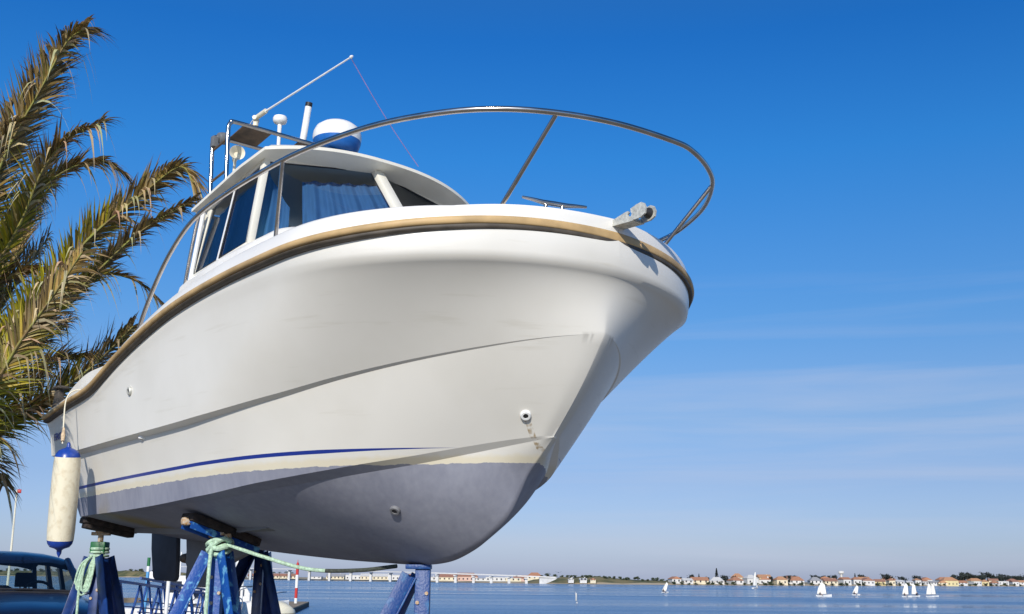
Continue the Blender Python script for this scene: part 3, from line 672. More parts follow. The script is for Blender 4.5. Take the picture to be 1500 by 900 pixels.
# stern stand
ha = bw((.28, -.76, -.36)); e = stand(V((ha.x, ha.y, 1.80)), 1.54, [(205, .45, .085), (-38, .55, .13), (60, .6, .09)], 'dark blue boat stand at the stern with pale green rope coil hanging from it', 'standdark', post_w=.08)
o_ = bw((.22, -.93, -.315)); i_ = bw((-.02, -.28, -.45)); o_ = bw((.33, -.95, -.268)); i_ = bw((.33, -.48, -.352)); E0 = V((ha.x, ha.y, 0))
e2 = e
mb = MB(); mb.bar(o_-E0, i_-E0, .17, .055); mb.bar(o_-E0-V((0, 0, .045))+(i_-o_)*.03, i_-E0-V((0, 0, .045))-(i_-o_)*.05, .13, .045); mb.build('timber_pad', 'wood', e, bevel=.01)
mb = MB(); mb.box((0, 0, 1.63), (.13, .13, .10)); mb.build('collar', 'green', e, bevel=.01)
# far stand on the other side
hc = bw((.56, .66, -.43)); e = stand(V((hc.x, hc.y, 1.72)), 1.60, [(205, .72, .11), (-30, .62, .11), (80, .6, .1)], 'dark navy boat stand on the far side of the hull, left of the piling', 'standdark')
mb = MB(); mb.bar(bw((.5, .40, -.43))-V((hc.x, hc.y, 0)), bw((.5, .95, -.34))-V((hc.x, hc.y, 0)), .18, .08); mb.build('timber_pad', 'wood', e, bevel=.01)
# stand under the forefoot
hd = bw((3.97, .02, -.64)); e = stand(V((hd.x, hd.y, 1.48)), 1.40, [(188, .74, .11), (150, .78, .09)], 'blue boat stand under the forefoot of the hull, rightmost of the stands', 'standshaded', post_w=.10, screw=False)
mb = MB(); mb.box((-.03, 0, 1.472), (.17, .14, .03)); mb.build('head_plate', 'standshaded', e, bevel=.004)
# ---- ropes
def rope(name, pts, r, m, label, parent=None, base=None, tw=0):
    mb = MB(); b = V(base if base is not None else pts[0]); mb.tube([V(p)-b for p in pts], r, 8); o = mb.build(name, m, parent); 
    if not parent: o.location = b
    return o
tr_ = empty('mooring_rope'); nb = V((hb.x, hb.y, 1.61)); tr_.location = nb; tag(tr_, 'mint green rope knotted round the bright blue stand and looping under the keel', 'rope')
mb = MB()
for k in range(3):
    ring = [V((math.cos(a)*(.072+.008*k), math.sin(a)*(.072+.008*k), -.03+k*.024+.03*math.sin(a+k*1.3))) for a in [i/18*2*PI for i in range(18)]]; mb.tube(ring, .016, 8, closed=True)
mb.tube(crv([V((-.07, -.06, -.03)), V((-.02, -.095, .01)), V((.05, -.09, .05)), V((.09, -.05, .03))], 6), .017, 8)
mb.tube(crv([V((-.06, -.07, .03)), V((0, -.10, -.02)), V((.06, -.085, -.01)), V((.08, -.03, .0))], 6), .017, 8)
mb.build('knot', 'rope', tr_)
mb = MB(); mb.tube(crv([V((-.03, -.09, 0)), V((-.035, -.11, -.12)), V((-.03, -.13, -.5)), V((-.02, -.17, -1.0)), V((.0, -.22, -1.5)), V((.12, -.25, -1.572))], 8), .014, 8); mb.build('hanging_tail', 'rope', tr_)
def M0(p): return SETTLE @ V(p)
g0 = nb+V((.07, -.06, .01)); gm = M0((-1.50, 7.9, 1.455)); gend = bw((3.72, -.02, -.632))
lp = crv([g0, g0.lerp(gend, .22)+V((0, 0, -.052)), g0.lerp(gend, .5)+V((0, 0, -.098)), g0.lerp(gend, .78)+V((0, 0, -.062)), gend], 12); k = int(len(lp)*.58)
mb = MB(); mb.tube([p-nb for p in lp[:k+1]], .0135, 8); mb.build('light_length', 'rope', tr_)
mb = MB(); mb.tube([p-nb for p in lp[k:]], .014, 8); mb.build('dark_length', 'ropedark', tr_)
cl = empty('coiled_rope'); cb = V((ha.x-.03, ha.y-.06, 1.50)); cl.location = cb; tag(cl, 'tangled pale green rope coil hung on the neck of the dark stern stand', 'rope')
mb = MB()
for k in range(3): mb.tube([V((.03+math.cos(a)*.075, .06+math.sin(a)*.075, .12-.03*k)) for a in [i/14*2*PI for i in range(14)]], .012, 7, closed=True)
rn = random.Random(3)
for k in range(8):
    x = -.03-.05*rn.random(); L_ = .10+.14*rn.random(); dx = -.01-.05*rn.random()
    mb.tube(crv([V((0, -.02, .06)), V((x, -.04-.02*k % .05, -.02)), V((x+dx, -.05, -L_)), V((x+dx+.05, -.03, -L_-.01)), V((x+.06, -.03, -.03)), V((.02, -.02, .05))], 7), .0085, 7)
mb.build('coil', 'rope', cl); mb = MB(); mb.tube(crv([V((-.08, -.04, -.15)), V((-.07, -.06, -.6)), V((-.10, -.08, -1.1)), V((-.06, -.1, -1.44))], 8), .011, 7); mb.build('hanging_tail', 'rope', cl)

# ================================================================== palm
leafm = bpy.data.materials.new('palm_leaflets'); leafm.use_nodes = True; nt = leafm.node_tree; b = nt.nodes['Principled BSDF']; b.inputs['Roughness'].default_value = .55
at_ = nt.nodes.new('ShaderNodeAttribute'); at_.attribute_name = 'leaf'; nt.links.new(at_.outputs['Color'], b.inputs['Base Color'])
nz = nt.nodes.new('ShaderNodeTexNoise'); nz.inputs['Scale'].default_value = 5; MT['leaf'] = leafm
mixb = nt.nodes.new('ShaderNodeMixShader'); tl = nt.nodes.new('ShaderNodeBsdfTranslucent'); nt.links.new(at_.outputs['Color'], tl.inputs[0]); mixb.inputs[0].default_value = .25
nt.links.new(b.outputs[0], mixb.inputs[1]); nt.links.new(tl.outputs[0], mixb.inputs[2]); nt.links.new(mixb.outputs[0], nt.nodes['Material Output'].inputs[0])
CR = pt(-135, 640, 11.6); CR = V((CR.x, 11.6, 3.0))
palm = empty('palm_tree', (CR.x, CR.y, 0)); tag(palm, 'palm with brown-tipped feathery fronds at the left edge, behind the stern of the boat', 'palm tree')
mb = MB(); tk = []
for i in range(41):
    z = (CR.z+.1)*i/40; tk.append((.34-.10*min(1, z/1.2)+.035*(i % 2)+.10*max(0, (z-2.2)/.8), z))
mb.lathe(tk, n=18); mb.build('trunk', 'trunk', palm, smooth=0)
mb = MB()
for k in range(60):
    a = k*2.399; z = 2.1+.9*k/60; r0 = .28; mb.bar((math.cos(a)*r0, math.sin(a)*r0, z), (math.cos(a)*(r0+.2), math.sin(a)*(r0+.2), z+.26), .09, .03)
mb.build('frond_stubs', 'trunk', palm, smooth=0)
def frond(pts, seed, L0=.44, dead=.55, roll=0, dens=1.0, tipdry=.70, up=V((0, 0, 1)), label=None):
    rn = random.Random(seed); P = crv(pts, 14); n = len(P); ln = [0]
    for i in range(1, n): ln.append(ln[-1]+(P[i]-P[i-1]).length)
    T = ln[-1]; o0 = V((CR.x, CR.y, 0))
    mb = MB(); mb.tube([p-o0 for p in P], [.024*(1-.85*ln[i]/T)+.003 for i in range(n)], 7)
    ob = mb.build('frond', 'rachis', palm)
    if label: ob['label'] = label
    lv = []; lf = []; lc = []
    N = int(T/.0155*dens)
    for k in range(N):
        s = .13+.87*k/N
        x = s*T; i = max(j for j in range(n-1) if ln[j] <= x) if x < T else n-2
        f_ = (x-ln[i])/(ln[i+1]-ln[i]+1e-9); p = P[i].lerp(P[i+1], f_); t = (P[min(i+2, n-1)]-P[max(i-1, 0)]).normalized()
        sd = t.cross(up).normalized(); nn = sd.cross(t)
        a = roll; sd, nn = sd*math.cos(a)+nn*math.sin(a), nn*math.cos(a)-sd*math.sin(a)
        for sg in (-1, 1):
            L = L0*1.25*min(1, .42+s*1.5)*(1-.35*max(0, (s-.8)/.2))*(.72+.5*rn.random())
            fw = .65+.75*s+rn.uniform(-.25, .25); lift = .35+rn.uniform(-.2, .25)
            d = (t*fw+sd*sg*(.95-.25*s)+nn*lift).normalized()
            isdead = rn.random() < dead*.13*(.4+s); dry = s > tipdry-.25*rn.random()
            droop = .12+.45*rn.random()**2+(.35 if s > .85 else 0)+(1.1 if isdead else 0)
            w = .0085*(1.6 if isdead else 1)*(.8+.4*rn.random()); tw = d.cross(nn+V((rn.uniform(-.5, .5), rn.uniform(-.5, .5), rn.uniform(-.5, .5)))).normalized()
            if isdead: c0 = c1 = (.62*rn.uniform(.8, 1.15), .50*rn.uniform(.85, 1.1), .27)
            else:
                g = rn.random()**1.6; c0 = (.13+.42*g, .14+.33*g, .006+.015*g) if not dry else ((.13+.42*g, .085+.27*g, .02+.05*g) if rn.random() < .75 else (.45, .34, .15))
                c1 = (.09+.40*g, .06+.28*g, .045+.13*g) if s > tipdry or rn.random() < .22 else (.20+.38*g, .20+.30*g, .02)
                if rn.random() < .08: c0 = c1 = (.22, .19, .04)
            m = 5; base = len(lv)
            for q in range(m+1):
                u = q/m; pos = p+d*(L*u)+V((0, 0, -1))*(droop*L*u*u); ww = w*(1-u**2.2)*(.55+.9*math.sin(PI*min(1, u+.12)))+.0004
                lv.append(pos-o0-tw*ww); lv.append(pos-o0+tw*ww)
                cc = tuple(c0[z]*(1-u)+c1[z]*u for z in range(3)); lc += [cc, cc]
            for q in range(m): lf.append((base+2*q, base+2*q+1, base+2*q+3, base+2*q+2))
    me = bpy.data.meshes.new('leaflets'); me.from_pydata([tuple(v) for v in lv], [], lf); me.materials.append(leafm)
    ca = me.color_attributes.new('leaf', 'FLOAT_COLOR', 'POINT'); ca.data.foreach_set('color', [x for c in lc for x in (*c, 1)])
    lo = bpy.data.objects.new('leaflets', me); col.objects.link(lo); lo.parent = ob
CC = V((CR.x, CR.y, CR.z))
def fr_(img, d, seed, **k):
    pts = [CC]+[pt(x, y, dd) for (x, y), dd in zip(img, d)]; frond(pts, seed, **k)
fr_([(-60, 420), (2, 240), (60, 130), (98, 62), (128, 40)], (11.5, 11.3, 11.1, 11.0, 10.9), 1, L0=.48, dead=.5, roll=.3, tipdry=.5)
fr_([(-30, 430), (28, 330), (62, 250), (98, 205), (150, 178)], (11.3, 11.1, 10.9, 10.8, 10.7), 2, L0=.40, roll=-.2, tipdry=.75)
fr_([(-20, 400), (50, 290), (100, 248), (150, 236), (182, 254)], (11.8, 11.8, 11.8, 11.8, 11.8), 3, L0=.30, roll=.2)
fr_([(-70, 560), (0, 500), (62, 430), (130, 350), (205, 287), (262, 245), (284, 268)], (11.5, 11.4, 11.3, 11.2, 11.1, 11.0, 11.0), 4, L0=.36, dead=.9, roll=.5, label='long frond with straw-coloured broken leaflets hanging from it')
fr_([(-60, 590), (10, 540), (70, 468), (135, 405), (205, 340), (286, 291)], (11.2, 11.1, 11.0, 10.9, 10.8, 10.7), 5, L0=.27, dead=.35, roll=.2)
fr_([(-40, 560), (40, 450), (100, 415), (160, 402), (205, 415), (238, 446)], (12.0, 12.0, 12.1, 12.2, 12.2, 12.2), 6, L0=.24, roll=.1, tipdry=.35)
fr_([(-60, 650), (15, 620), (75, 580), (125, 545), (165, 508), (195, 478)], (12.0, 12.1, 12.2, 12.3, 12.4, 12.4), 7, L0=.42, dead=.3, roll=.6)
fr_([(-80, 640), (-20, 580), (30, 500), (80, 430), (120, 370)], (10.9, 10.8, 10.7, 10.6, 10.5), 8, L0=.40, dead=.4, roll=.9)
fr_([(-90, 680), (-50, 655), (-15, 640), (8, 650), (22, 668)], (11.2, 11.1, 11.0, 11.0, 11.0), 9, L0=.26, dead=.1, roll=.1, dens=.35, tipdry=.2)
fr_([(-90, 420), (-40, 300), (-8, 220), (20, 150)], (11.8, 11.8, 11.9, 12.0), 10, L0=.42, roll=.1)
fr_([(-50, 500), (5, 420), (40, 330), (60, 300)], (12.3, 12.4, 12.6, 12.7), 11, L0=.45, roll=0)
fr_([(-70, 640), (0, 590), (50, 560), (90, 520)], (11.7, 11.8, 11.9, 12.0), 12, L0=.40, roll=.3)
fr_([(-70, 500), (-20, 430), (30, 400), (70, 395)], (11.9, 11.9, 12.0, 12.0), 16, L0=.42, roll=.3)
# fronds out of frame: one throws its shade on the stern
fr_([(-60, 330), (-20, 250), (8, 200), (30, 175)], (11.0, 10.9, 10.8, 10.7), 17, L0=.42, roll=-.3)
fr_([(-60, 560), (0, 455), (40, 390), (70, 350)], (12.2, 12.4, 12.5, 12.6), 18, L0=.46, roll=.4)
fr_([(-70, 620), (0, 560), (60, 505), (100, 470)], (12.3, 12.5, 12.6, 12.7), 19, L0=.44, roll=.2)
fr_([(-80, 650), (-20, 620), (35, 600), (80, 585)], (11.9, 12.0, 12.0, 12.1), 14, L0=.38, roll=.4, dead=.8)
frond([CC, CC+V((.6, -1.2, .9)), V((-5.2, 9.6, 3.60)), V((-4.35, 8.2, 3.50)), V((-4.05, 7.4, 3.2))], 55, L0=.42, roll=.2)
fr_([(-80, 600), (-30, 540), (15, 510), (50, 500)], (11.0, 10.9, 10.9, 10.9), 62, L0=.42, roll=.1, dead=.9)
fr_([(-70, 480), (-10, 380), (40, 310), (78, 270)], (11.9, 12.0, 12.0, 12.1), 63, L0=.46, roll=.2)
fr_([(-50, 600), (20, 560), (80, 530), (130, 520)], (12.1, 12.2, 12.3, 12.3), 64, L0=.40, roll=.2)
rn = random.Random(5)
for k, (az, el, L) in enumerate([(-98, 52, 3.4), (-75, 40, 3.3), (-125, 50, 3.2), (-160, 30, 3.2), (165, 55, 3.3), (130, 35, 3.2), (100, 60, 3.2), (-140, 5, 2.9), (180, 0, 2.9), (70, 75, 3.0), (95, 15, 3.0)]):
    a = math.radians(az); e_ = math.radians(el); pts = []
    for i in range(6):
        t = i/5; r = L*t*math.cos(e_); z = L*t*math.sin(e_)-L*.42*t*t
        pts.append(CC+V((math.cos(a)*r, math.sin(a)*r, z)))
    frond(pts, 20+k, L0=.42, dens=.6, roll=.2)
# ================================================================== SETTING
WZ = -1.5
def sheet(name, poly, z, m, thick=0):
    mb = MB()
    if thick: mb.prism([(x, y, z) for x, y in poly], (0, 0, -thick), (0, 0, 0))
    else: mb.add([(x, y, z) for x, y in poly], [tuple(range(len(poly)))])
    return tag(mb.build(name, m, smooth=0), kind='structure')
sheet('quay', [(-60, -40), (60, -40), (60, 24), (-9, 24), (-9, 31), (-60, 31)], 0, 'concrete', 3.2)
mb = MB(); mb.bar((-60, 30.8, .07), (-9.2, 30.8, .07), .35, .14); mb.bar((-9.2, 30.8, .07), (-9.2, 24, .07), .35, .14); mb.bar((-9, 23.8, .07), (60, 23.8, .07), .35, .14); tag(mb.build('quay_kerb', 'concrete', bevel=.02), kind='structure')
# water
wm = bpy.data.materials.new('lagoon_water'); wm.use_nodes = True; nt = wm.node_tree; b = nt.nodes['Principled BSDF']; MT['water'] = wm
b.inputs['Base Color'].default_value = (.055, .15, .30, 1); b.inputs['Roughness'].default_value = .16; b.inputs['IOR'].default_value = 1.33
tc = nt.nodes.new('ShaderNodeTexCoord'); hs = []
for sc, st in (((.35, 1.1, 1), 1.0), ((1.3, 3.2, 1), .5), ((.03, .11, 1), 1.2)):
    mp = nt.nodes.new('ShaderNodeMapping'); mp.inputs['Scale'].default_value = sc; nt.links.new(tc.outputs['Object'], mp.inputs[0])
    n = nt.nodes.new('ShaderNodeTexNoise'); n.inputs['Scale'].default_value = 1; n.inputs['Detail'].default_value = 5; nt.links.new(mp.outputs[0], n.inputs['Vector'])
    mu = nt.nodes.new('ShaderNodeMath'); mu.operation = 'MULTIPLY'; mu.inputs[1].default_value = st; nt.links.new(n.outputs['Fac'], mu.inputs[0]); hs.append(mu.outputs[0])
ad = nt.nodes.new('ShaderNodeMath'); nt.links.new(hs[0], ad.inputs[0]); nt.links.new(hs[1], ad.inputs[1]); ad2 = nt.nodes.new('ShaderNodeMath'); nt.links.new(ad.outputs[0], ad2.inputs[0]); nt.links.new(hs[2], ad2.inputs[1])
mp = nt.nodes.new('ShaderNodeMapping'); mp.inputs['Scale'].default_value = (.006, .035, 1); nt.links.new(tc.outputs['Object'], mp.inputs[0])
n = nt.nodes.new('ShaderNodeTexNoise'); n.inputs['Scale'].default_value = 1; n.inputs['Detail'].default_value = 7; nt.links.new(mp.outputs[0], n.inputs['Vector'])
rr = nt.nodes.new('ShaderNodeMapRange'); rr.inputs[1].default_value = .38; rr.inputs[2].default_value = .62; rr.inputs[3].default_value = .05; rr.inputs[4].default_value = .24; nt.links.new(n.outputs['Fac'], rr.inputs[0]); nt.links.new(rr.outputs[0], b.inputs['Roughness'])
bp = nt.nodes.new('ShaderNodeBump'); bp.inputs['Strength'].default_value = 1.0; bp.inputs['Distance'].default_value = .5; nt.links.new(ad2.outputs[0], bp.inputs['Height']); nt.links.new(bp.outputs[0], b.inputs['Normal'])
mb = MB(); mb.add([(-9000, -300, WZ), (9000, -300, WZ), (9000, 12000, WZ), (-9000, 12000, WZ)], [(0, 1, 2, 3)]); tag(mb.build('water', 'water', smooth=0), kind='structure')
# far shore: px column -> distance of the waterline, ridge height over water
SH = [(-700, 1500, 5), (60, 1500, 7), (110, 1450, 7.5), (200, 1400, 7.5), (270, 1350, 6.5), (320, 1200, 1.2), (350, 1000, 1.0), (450, 900, 1.0), (640, 760, 1.0), (700, 740, 1.0), (770, 720, 1.0), (800, 715, 4.8), (830, 712, 4.6), (900, 712, 4.0), (960, 716, 3.2), (985, 720, 1.3), (1100, 760, 1.2), (1200, 830, 1.4), (1300, 950, 1.6), (1400, 1100, 1.9), (1500, 1280, 2.2), (2300, 1700, 3)]
DS = [(a, b) for a, b, c in SH]; HS = [(a, c) for a, b, c in SH]
def lin(tab, x):
    if x <= tab[0][0]: return tab[0][1]
    for (a, b), (c, d) in zip(tab, tab[1:]):
        if x <= c: return b+(d-b)*(x-a)/(c-a)
    return tab[-1][1]
def shx(px, d): return (px-750)/F*d*1.0/math.cos(PITCH)*1.0
def shore(px, back, z): # point on the far land: column px, metres behind the waterline
    d = lin(DS, px)+back; x = (px-750)/F*d*math.sqrt(1)*.9745*1.0; return V((x*1.0, d, z))
_k = pt(1500, 856, 1000); _k0 = pt(0, 841, 1000)
def wx(px, d):          # world x of a picture column at the horizon, depth d
    q = pt(px, 848+.01*(px-750), 1000); return q.x*d/1000
def shore(px, back, z):
    d = lin(DS, px)+back; return V((wx(px, d), d, z))
shm = bpy.data.materials.new('shore_ground'); shm.use_nodes = True; nt = shm.node_tree; b = nt.nodes['Principled BSDF']; b.inputs['Roughness'].default_value = .95; MT['shore'] = shm
tc = nt.nodes.new('ShaderNodeTexCoord'); n = nt.nodes.new('ShaderNodeTexNoise'); n.inputs['Scale'].default_value = .09; n.inputs['Detail'].default_value = 9; nt.links.new(tc.outputs['Object'], n.inputs['Vector'])
n3 = nt.nodes.new('ShaderNodeTexNoise'); n3.inputs['Scale'].default_value = .03; n3.inputs['Detail'].default_value = 5; nt.links.new(tc.outputs['Object'], n3.inputs['Vector'])
r = nt.nodes.new('ShaderNodeMapRange'); r.inputs[1].default_value = .42; r.inputs[2].default_value = .6; nt.links.new(n.outputs['Fac'], r.inputs[0])
g = nt.nodes.new('ShaderNodeMix'); g.data_type = 'RGBA'; g.inputs[6].default_value = (.075, .085, .035, 1); g.inputs[7].default_value = (.20, .165, .075, 1); nt.links.new(r.outputs[0], g.inputs[0])
sp = nt.nodes.new('ShaderNodeSeparateXYZ'); nt.links.new(tc.outputs['Object'], sp.inputs[0])
m1 = nt.nodes.new('ShaderNodeMath'); m1.operation = 'MULTIPLY_ADD'; m1.inputs[1].default_value = 4.0; nt.links.new(n3.outputs['Fac'], m1.inputs[0]); nt.links.new(sp.outputs[2], m1.inputs[2])
sr = nt.nodes.new('ShaderNodeMapRange'); sr.inputs[1].default_value = WZ+2.0+1.2; sr.inputs[2].default_value = WZ+2.0+.6; nt.links.new(m1.outputs[0], sr.inputs[0])
g2 = nt.nodes.new('ShaderNodeMix'); g2.data_type = 'RGBA'; g2.inputs[7].default_value = (.48, .38, .25, 1); nt.links.new(sr.outputs[0], g2.inputs[0]); nt.links.new(g.outputs[2], g2.inputs[6]); nt.links.new(g2.outputs[2], b.inputs['Base Color'])
rn = random.Random(11); rows = []
backs = (-3, 0, 4, 9, 16, 26, 45, 90, 300, 1200, 4000)
pxs = [-700+i*6 for i in range(501)]
nzv = [rn.random() for _ in pxs]
for bk in backs:
    row = []
    for i, px in enumerate(pxs):
        h = lin(HS, px); k = {-3: -.3/h, 0: .02, 4: .10, 9: .35, 16: .7, 26: .95, 45: 1, 90: .95, 300: .8, 1200: .7, 4000: .6}[bk]
        z = WZ+h*k+((nzv[i]-.5)*.18*h*k if bk in (9, 16, 26, 45) else 0)+.5*math.sin(px*.045)*(k if h > 3 else 0)
        row.append(shore(px, bk, z))
    rows.append(row)
mb = MB(); mb.grid(rows); so = mb.build('far_shore', 'shore', smooth=80); tag(so, kind='structure')
def ground(px, back):
    h = lin(HS, px); return WZ+h*(.35 if back < 10 else .7 if back < 20 else .95)

# ---- bridge
br_ = empty('bridge', (wx(640, 860), 860, WZ)); tag(br_, 'long low white road bridge on square piers crossing the lagoon behind the hull', 'bridge')
O = V(br_.location)
def by(px, py, d): return pt(px, py, d)
line = [(250, 829.5, 1120), (341, 832.2, 1005), (431, 833.8, 905), (528, 836.4, 840), (633, 839.3, 752), (700, 841.5, 727), (760, 843.6, 705), (816, 846.0, 698)]
dl = [by(*p) for p in line]
mb = MB()
for off, hh, zz in ((0, .42, -.25), (-3.2, .3, .1)):
    for a, b_ in zip(dl, dl[1:]):
        mb.bar(a-O+V((0, off, zz)), b_-O+V((0, off, zz)), 7 if not off else .3, hh if not off else .32)
mb.build('bridge_deck', 'wwhite', br_, smooth=0)
for px in (341, 370, 398, 425, 455, 485, 515, 545, 575, 610, 641, 668, 694, 720, 746, 771):
    i = max(j for j in range(len(line)-1) if line[j][0] <= px); f_ = (px-line[i][0])/(line[i+1][0]-line[i][0]); t = dl[i].lerp(dl[i+1], f_)
    mb = MB(); mb.box((t.x-O.x, t.y-O.y, (t.z-1+WZ)/2-WZ-.2), (1.7, 4, t.z-1-WZ+.4)); mb.box((t.x-O.x, t.y-O.y, t.z-O.z-1.3), (2.6, 6, .8)); mb.build('pier', 'wwhite', br_, smooth=0)
a = by(790, 845, 701)-O; b_ = by(816, 846.2, 698)-O
mb = MB(); mb.prism([(a.x, a.y-4, a.z-.9), (b_.x, b_.y-4, b_.z-.5), (b_.x-1, b_.y-4, b_.z-1.2), (a.x+3, a.y-4, -.3), (a.x, a.y-4, -.3)], (0, 0, 0), (0, 9, 0)); mb.build('abutment', 'wwhite', br_, smooth=0)

# ---- buildings of the far town
count = {}
def ordinal(n): return {1: 'first', 2: 'second', 3: 'third'}.get(n, '%dth' % n)
houses = []
def house(px, back, w, d, h, roof, wc, rc, rz=0, gz=None):
    k_ = .52 if px < 800 else .56; h *= k_; w *= .85; back += 50 if px < 800 else 0
    p = shore(px, back, 0); z = ground(px, back) if gz is None else gz
    e = empty('house', (p.x, p.y, z), rz)
    mb = MB(); mb.box((0, 0, h/2-.5), (w, d, h+1)); W = mb.build('wall', 'w'+wc, e, smooth=0)
    mb = MB(); o = .35; rh = min(w, d)*(.26 if roof != 'flat' else .05)
    if roof == 'gable':
        mb.prism([(-w/2-o, -d/2-o, h), (-w/2-o, d/2+o, h), (-w/2-o, 0, h+rh)], (0, 0, 0), (w+2*o, 0, 0))
    elif roof == 'hip':
        k = min(w, d)*.35; mb.add([(-w/2-o, -d/2-o, h), (w/2+o, -d/2-o, h), (w/2+o, d/2+o, h), (-w/2-o, d/2+o, h), (-w/2+k, 0, h+rh*1.2), (w/2-k, 0, h+rh*1.2)], [(0, 1, 5, 4), (1, 2, 5), (2, 3, 4, 5), (3, 0, 4), (3, 2, 1, 0)])
    elif roof == 'front':
        mb.prism([(-w/2-o, -d/2-o, h), (w/2+o, -d/2-o, h), (0, -d/2-o, h+rh)], (0, 0, 0), (0, d+2*o, 0))
    else: mb.box((0, 0, h+.15), (w+.3, d+.3, .35))
    mb.build('roof', 'r'+rc, e, smooth=0)
    nf = 2 if h > 5.6 else 1; nw = max(2, int(w/3))
    for f_ in range(nf):
        for k in range(nw):
            mb = MB(); mb.box((-w/2+w*(k+.5)/nw, -d/2-.03, 1.5+f_*2.8), (1.0, .06, 1.25)); mb.build('window', 'win', e, smooth=0)
    if rn.random() < .35:
        mb = MB(); mb.box((w*.25, 0, h+rh*.7), (.7, .7, 1.6)); mb.build('chimney', 'w'+wc, e, smooth=0)
    houses.append((px, e, wc, rc, roof, h)); return e
rn = random.Random(21)
px = 988
while px < 1520:
    D = lin(DS, px)
    w = rn.uniform(6, 13); h = rn.choice((3.4, 4.2, 5.6, 6.2)) if px > 1050 else rn.choice((3.2, 3.8, 4.6))
    wc = rn.choices(list(WALLC), (9, 4, 1.5, 1.2, .8))[0]; rc = rn.choices(('terracotta', 'dull red', 'orange', 'white', 'grey'), (5, 3, 2, 3 if px < 1180 else 1.2, .5))[0]
    house(px, rn.uniform(14, 22), w, rn.uniform(7, 10), h, rn.choice(('gable', 'gable', 'hip', 'front', 'flat' if rc in ('white', 'grey') else 'hip')), wc, rc, rn.uniform(-.25, .25))
    px += w/D*F*rn.uniform(.85, 1.25)+1
px = 1080
while px < 1515:
    D = lin(DS, px); w = rn.uniform(9, 18); wc = rn.choices(list(WALLC), (8, 4, 1, 1.5, 1))[0]; rc = rn.choices(('terracotta', 'dull red', 'orange', 'white'), (6, 3, 2, 1))[0]
    house(px, rn.uniform(48, 75), w, 9, rn.uniform(5.5, 8), rn.choice(('gable', 'hip', 'front')), wc, rc, rn.uniform(-.3, .3))
    px += w/D*F*rn.uniform(1.0, 2.1)+3
house(1390, 6, 17, 11, 8.0, 'hip', 'pale yellow', 'orange')
# sheds and white buildings under the bridge
for px, bk, w, h, roof, wc, rc in ((462, 60, 14, 3.5, 'flat', 'white', 'grey'), (492, 50, 18, 4.5, 'gable', 'cream', 'grey'), (522, 45, 20, 6.5, 'flat', 'white', 'white'), (552, 40, 30, 5, 'gable', 'cream', 'white'), (586, 55, 22, 7, 'flat', 'white', 'white'), (655, 45, 16, 5, 'gable', 'cream', 'dull red'), (682, 60, 22, 6.2, 'hip', 'pinkish', 'dull red'), (708, 40, 13, 3.6, 'flat', 'white', 'grey'), (728, 38, 19, 5.0, 'flat', 'white', 'white'), (752, 36, 13, 4.2, 'flat', 'cream', 'white'), (765, 60, 15, 4.4, 'gable', 'pinkish', 'dull red'), (783, 58, 13, 4.2, 'hip', 'cream', 'terracotta'), (836, 4, 4, 2.2, 'front', 'white', 'white'), (854, 5, 5, 2.0, 'gable', 'white', 'white'), (868, 4, 4, 2.4, 'front', 'cream', 'terracotta'), (384, 50, 30, 4, 'gable', 'grey', 'dull red'), (418, 50, 26, 4.2, 'gable', 'cream', 'dull red'), (630, 60, 12, 5, 'flat', 'white', 'grey'), (606, 50, 12, 4.5, 'gable', 'white', 'terracotta')):
    house(px, bk, w, 9, h, roof, wc, rc)
houses.sort(key=lambda t: t[0]); tot = {}
for px, e, wc, rc, roof, h in houses:
    zone = 'behind the bridge' if px < 800 else 'below the embankment' if px < 960 else 'on the far shore'
    k = (wc, rc, roof == 'flat', h > 5, zone); tot[k] = tot.get(k, 0)+1
cn = {}
for px, e, wc, rc, roof, h in houses:
    zone = 'behind the bridge' if px < 800 else 'below the embankment' if px < 960 else 'on the far shore'
    k = (wc, rc, roof == 'flat', h > 5, zone); cn[k] = cn.get(k, 0)+1
    lb = '%s %s building, %s %s roof, %s' % ('taller' if h > 5 else 'low', wc, 'flat' if roof == 'flat' else 'pitched', rc, zone)
    if tot[k] > 1: lb += ', %s from left' % ordinal(cn[k])
    tag(e, lb, 'house', 'buildings on the far shore')
# water tower
p = shore(1233, 90, ground(1233, 90)); e = empty('water_tower', p); tag(e, 'white mushroom shaped water tower rising over the far town', 'water tower')
mb = MB(); mb.lathe([(1.3, 0), (1.0, 3), (1.0, 7.4), (1.2, 7.98)], n=20); mb.build('shaft', 'wwhite', e)
mb = MB(); mb.lathe([(1.2, 8.0), (2.5, 8.6), (2.5, 10.2), (2.1, 10.6), (0, 10.8)], n=24); mb.build('tank', 'wwhite', e)
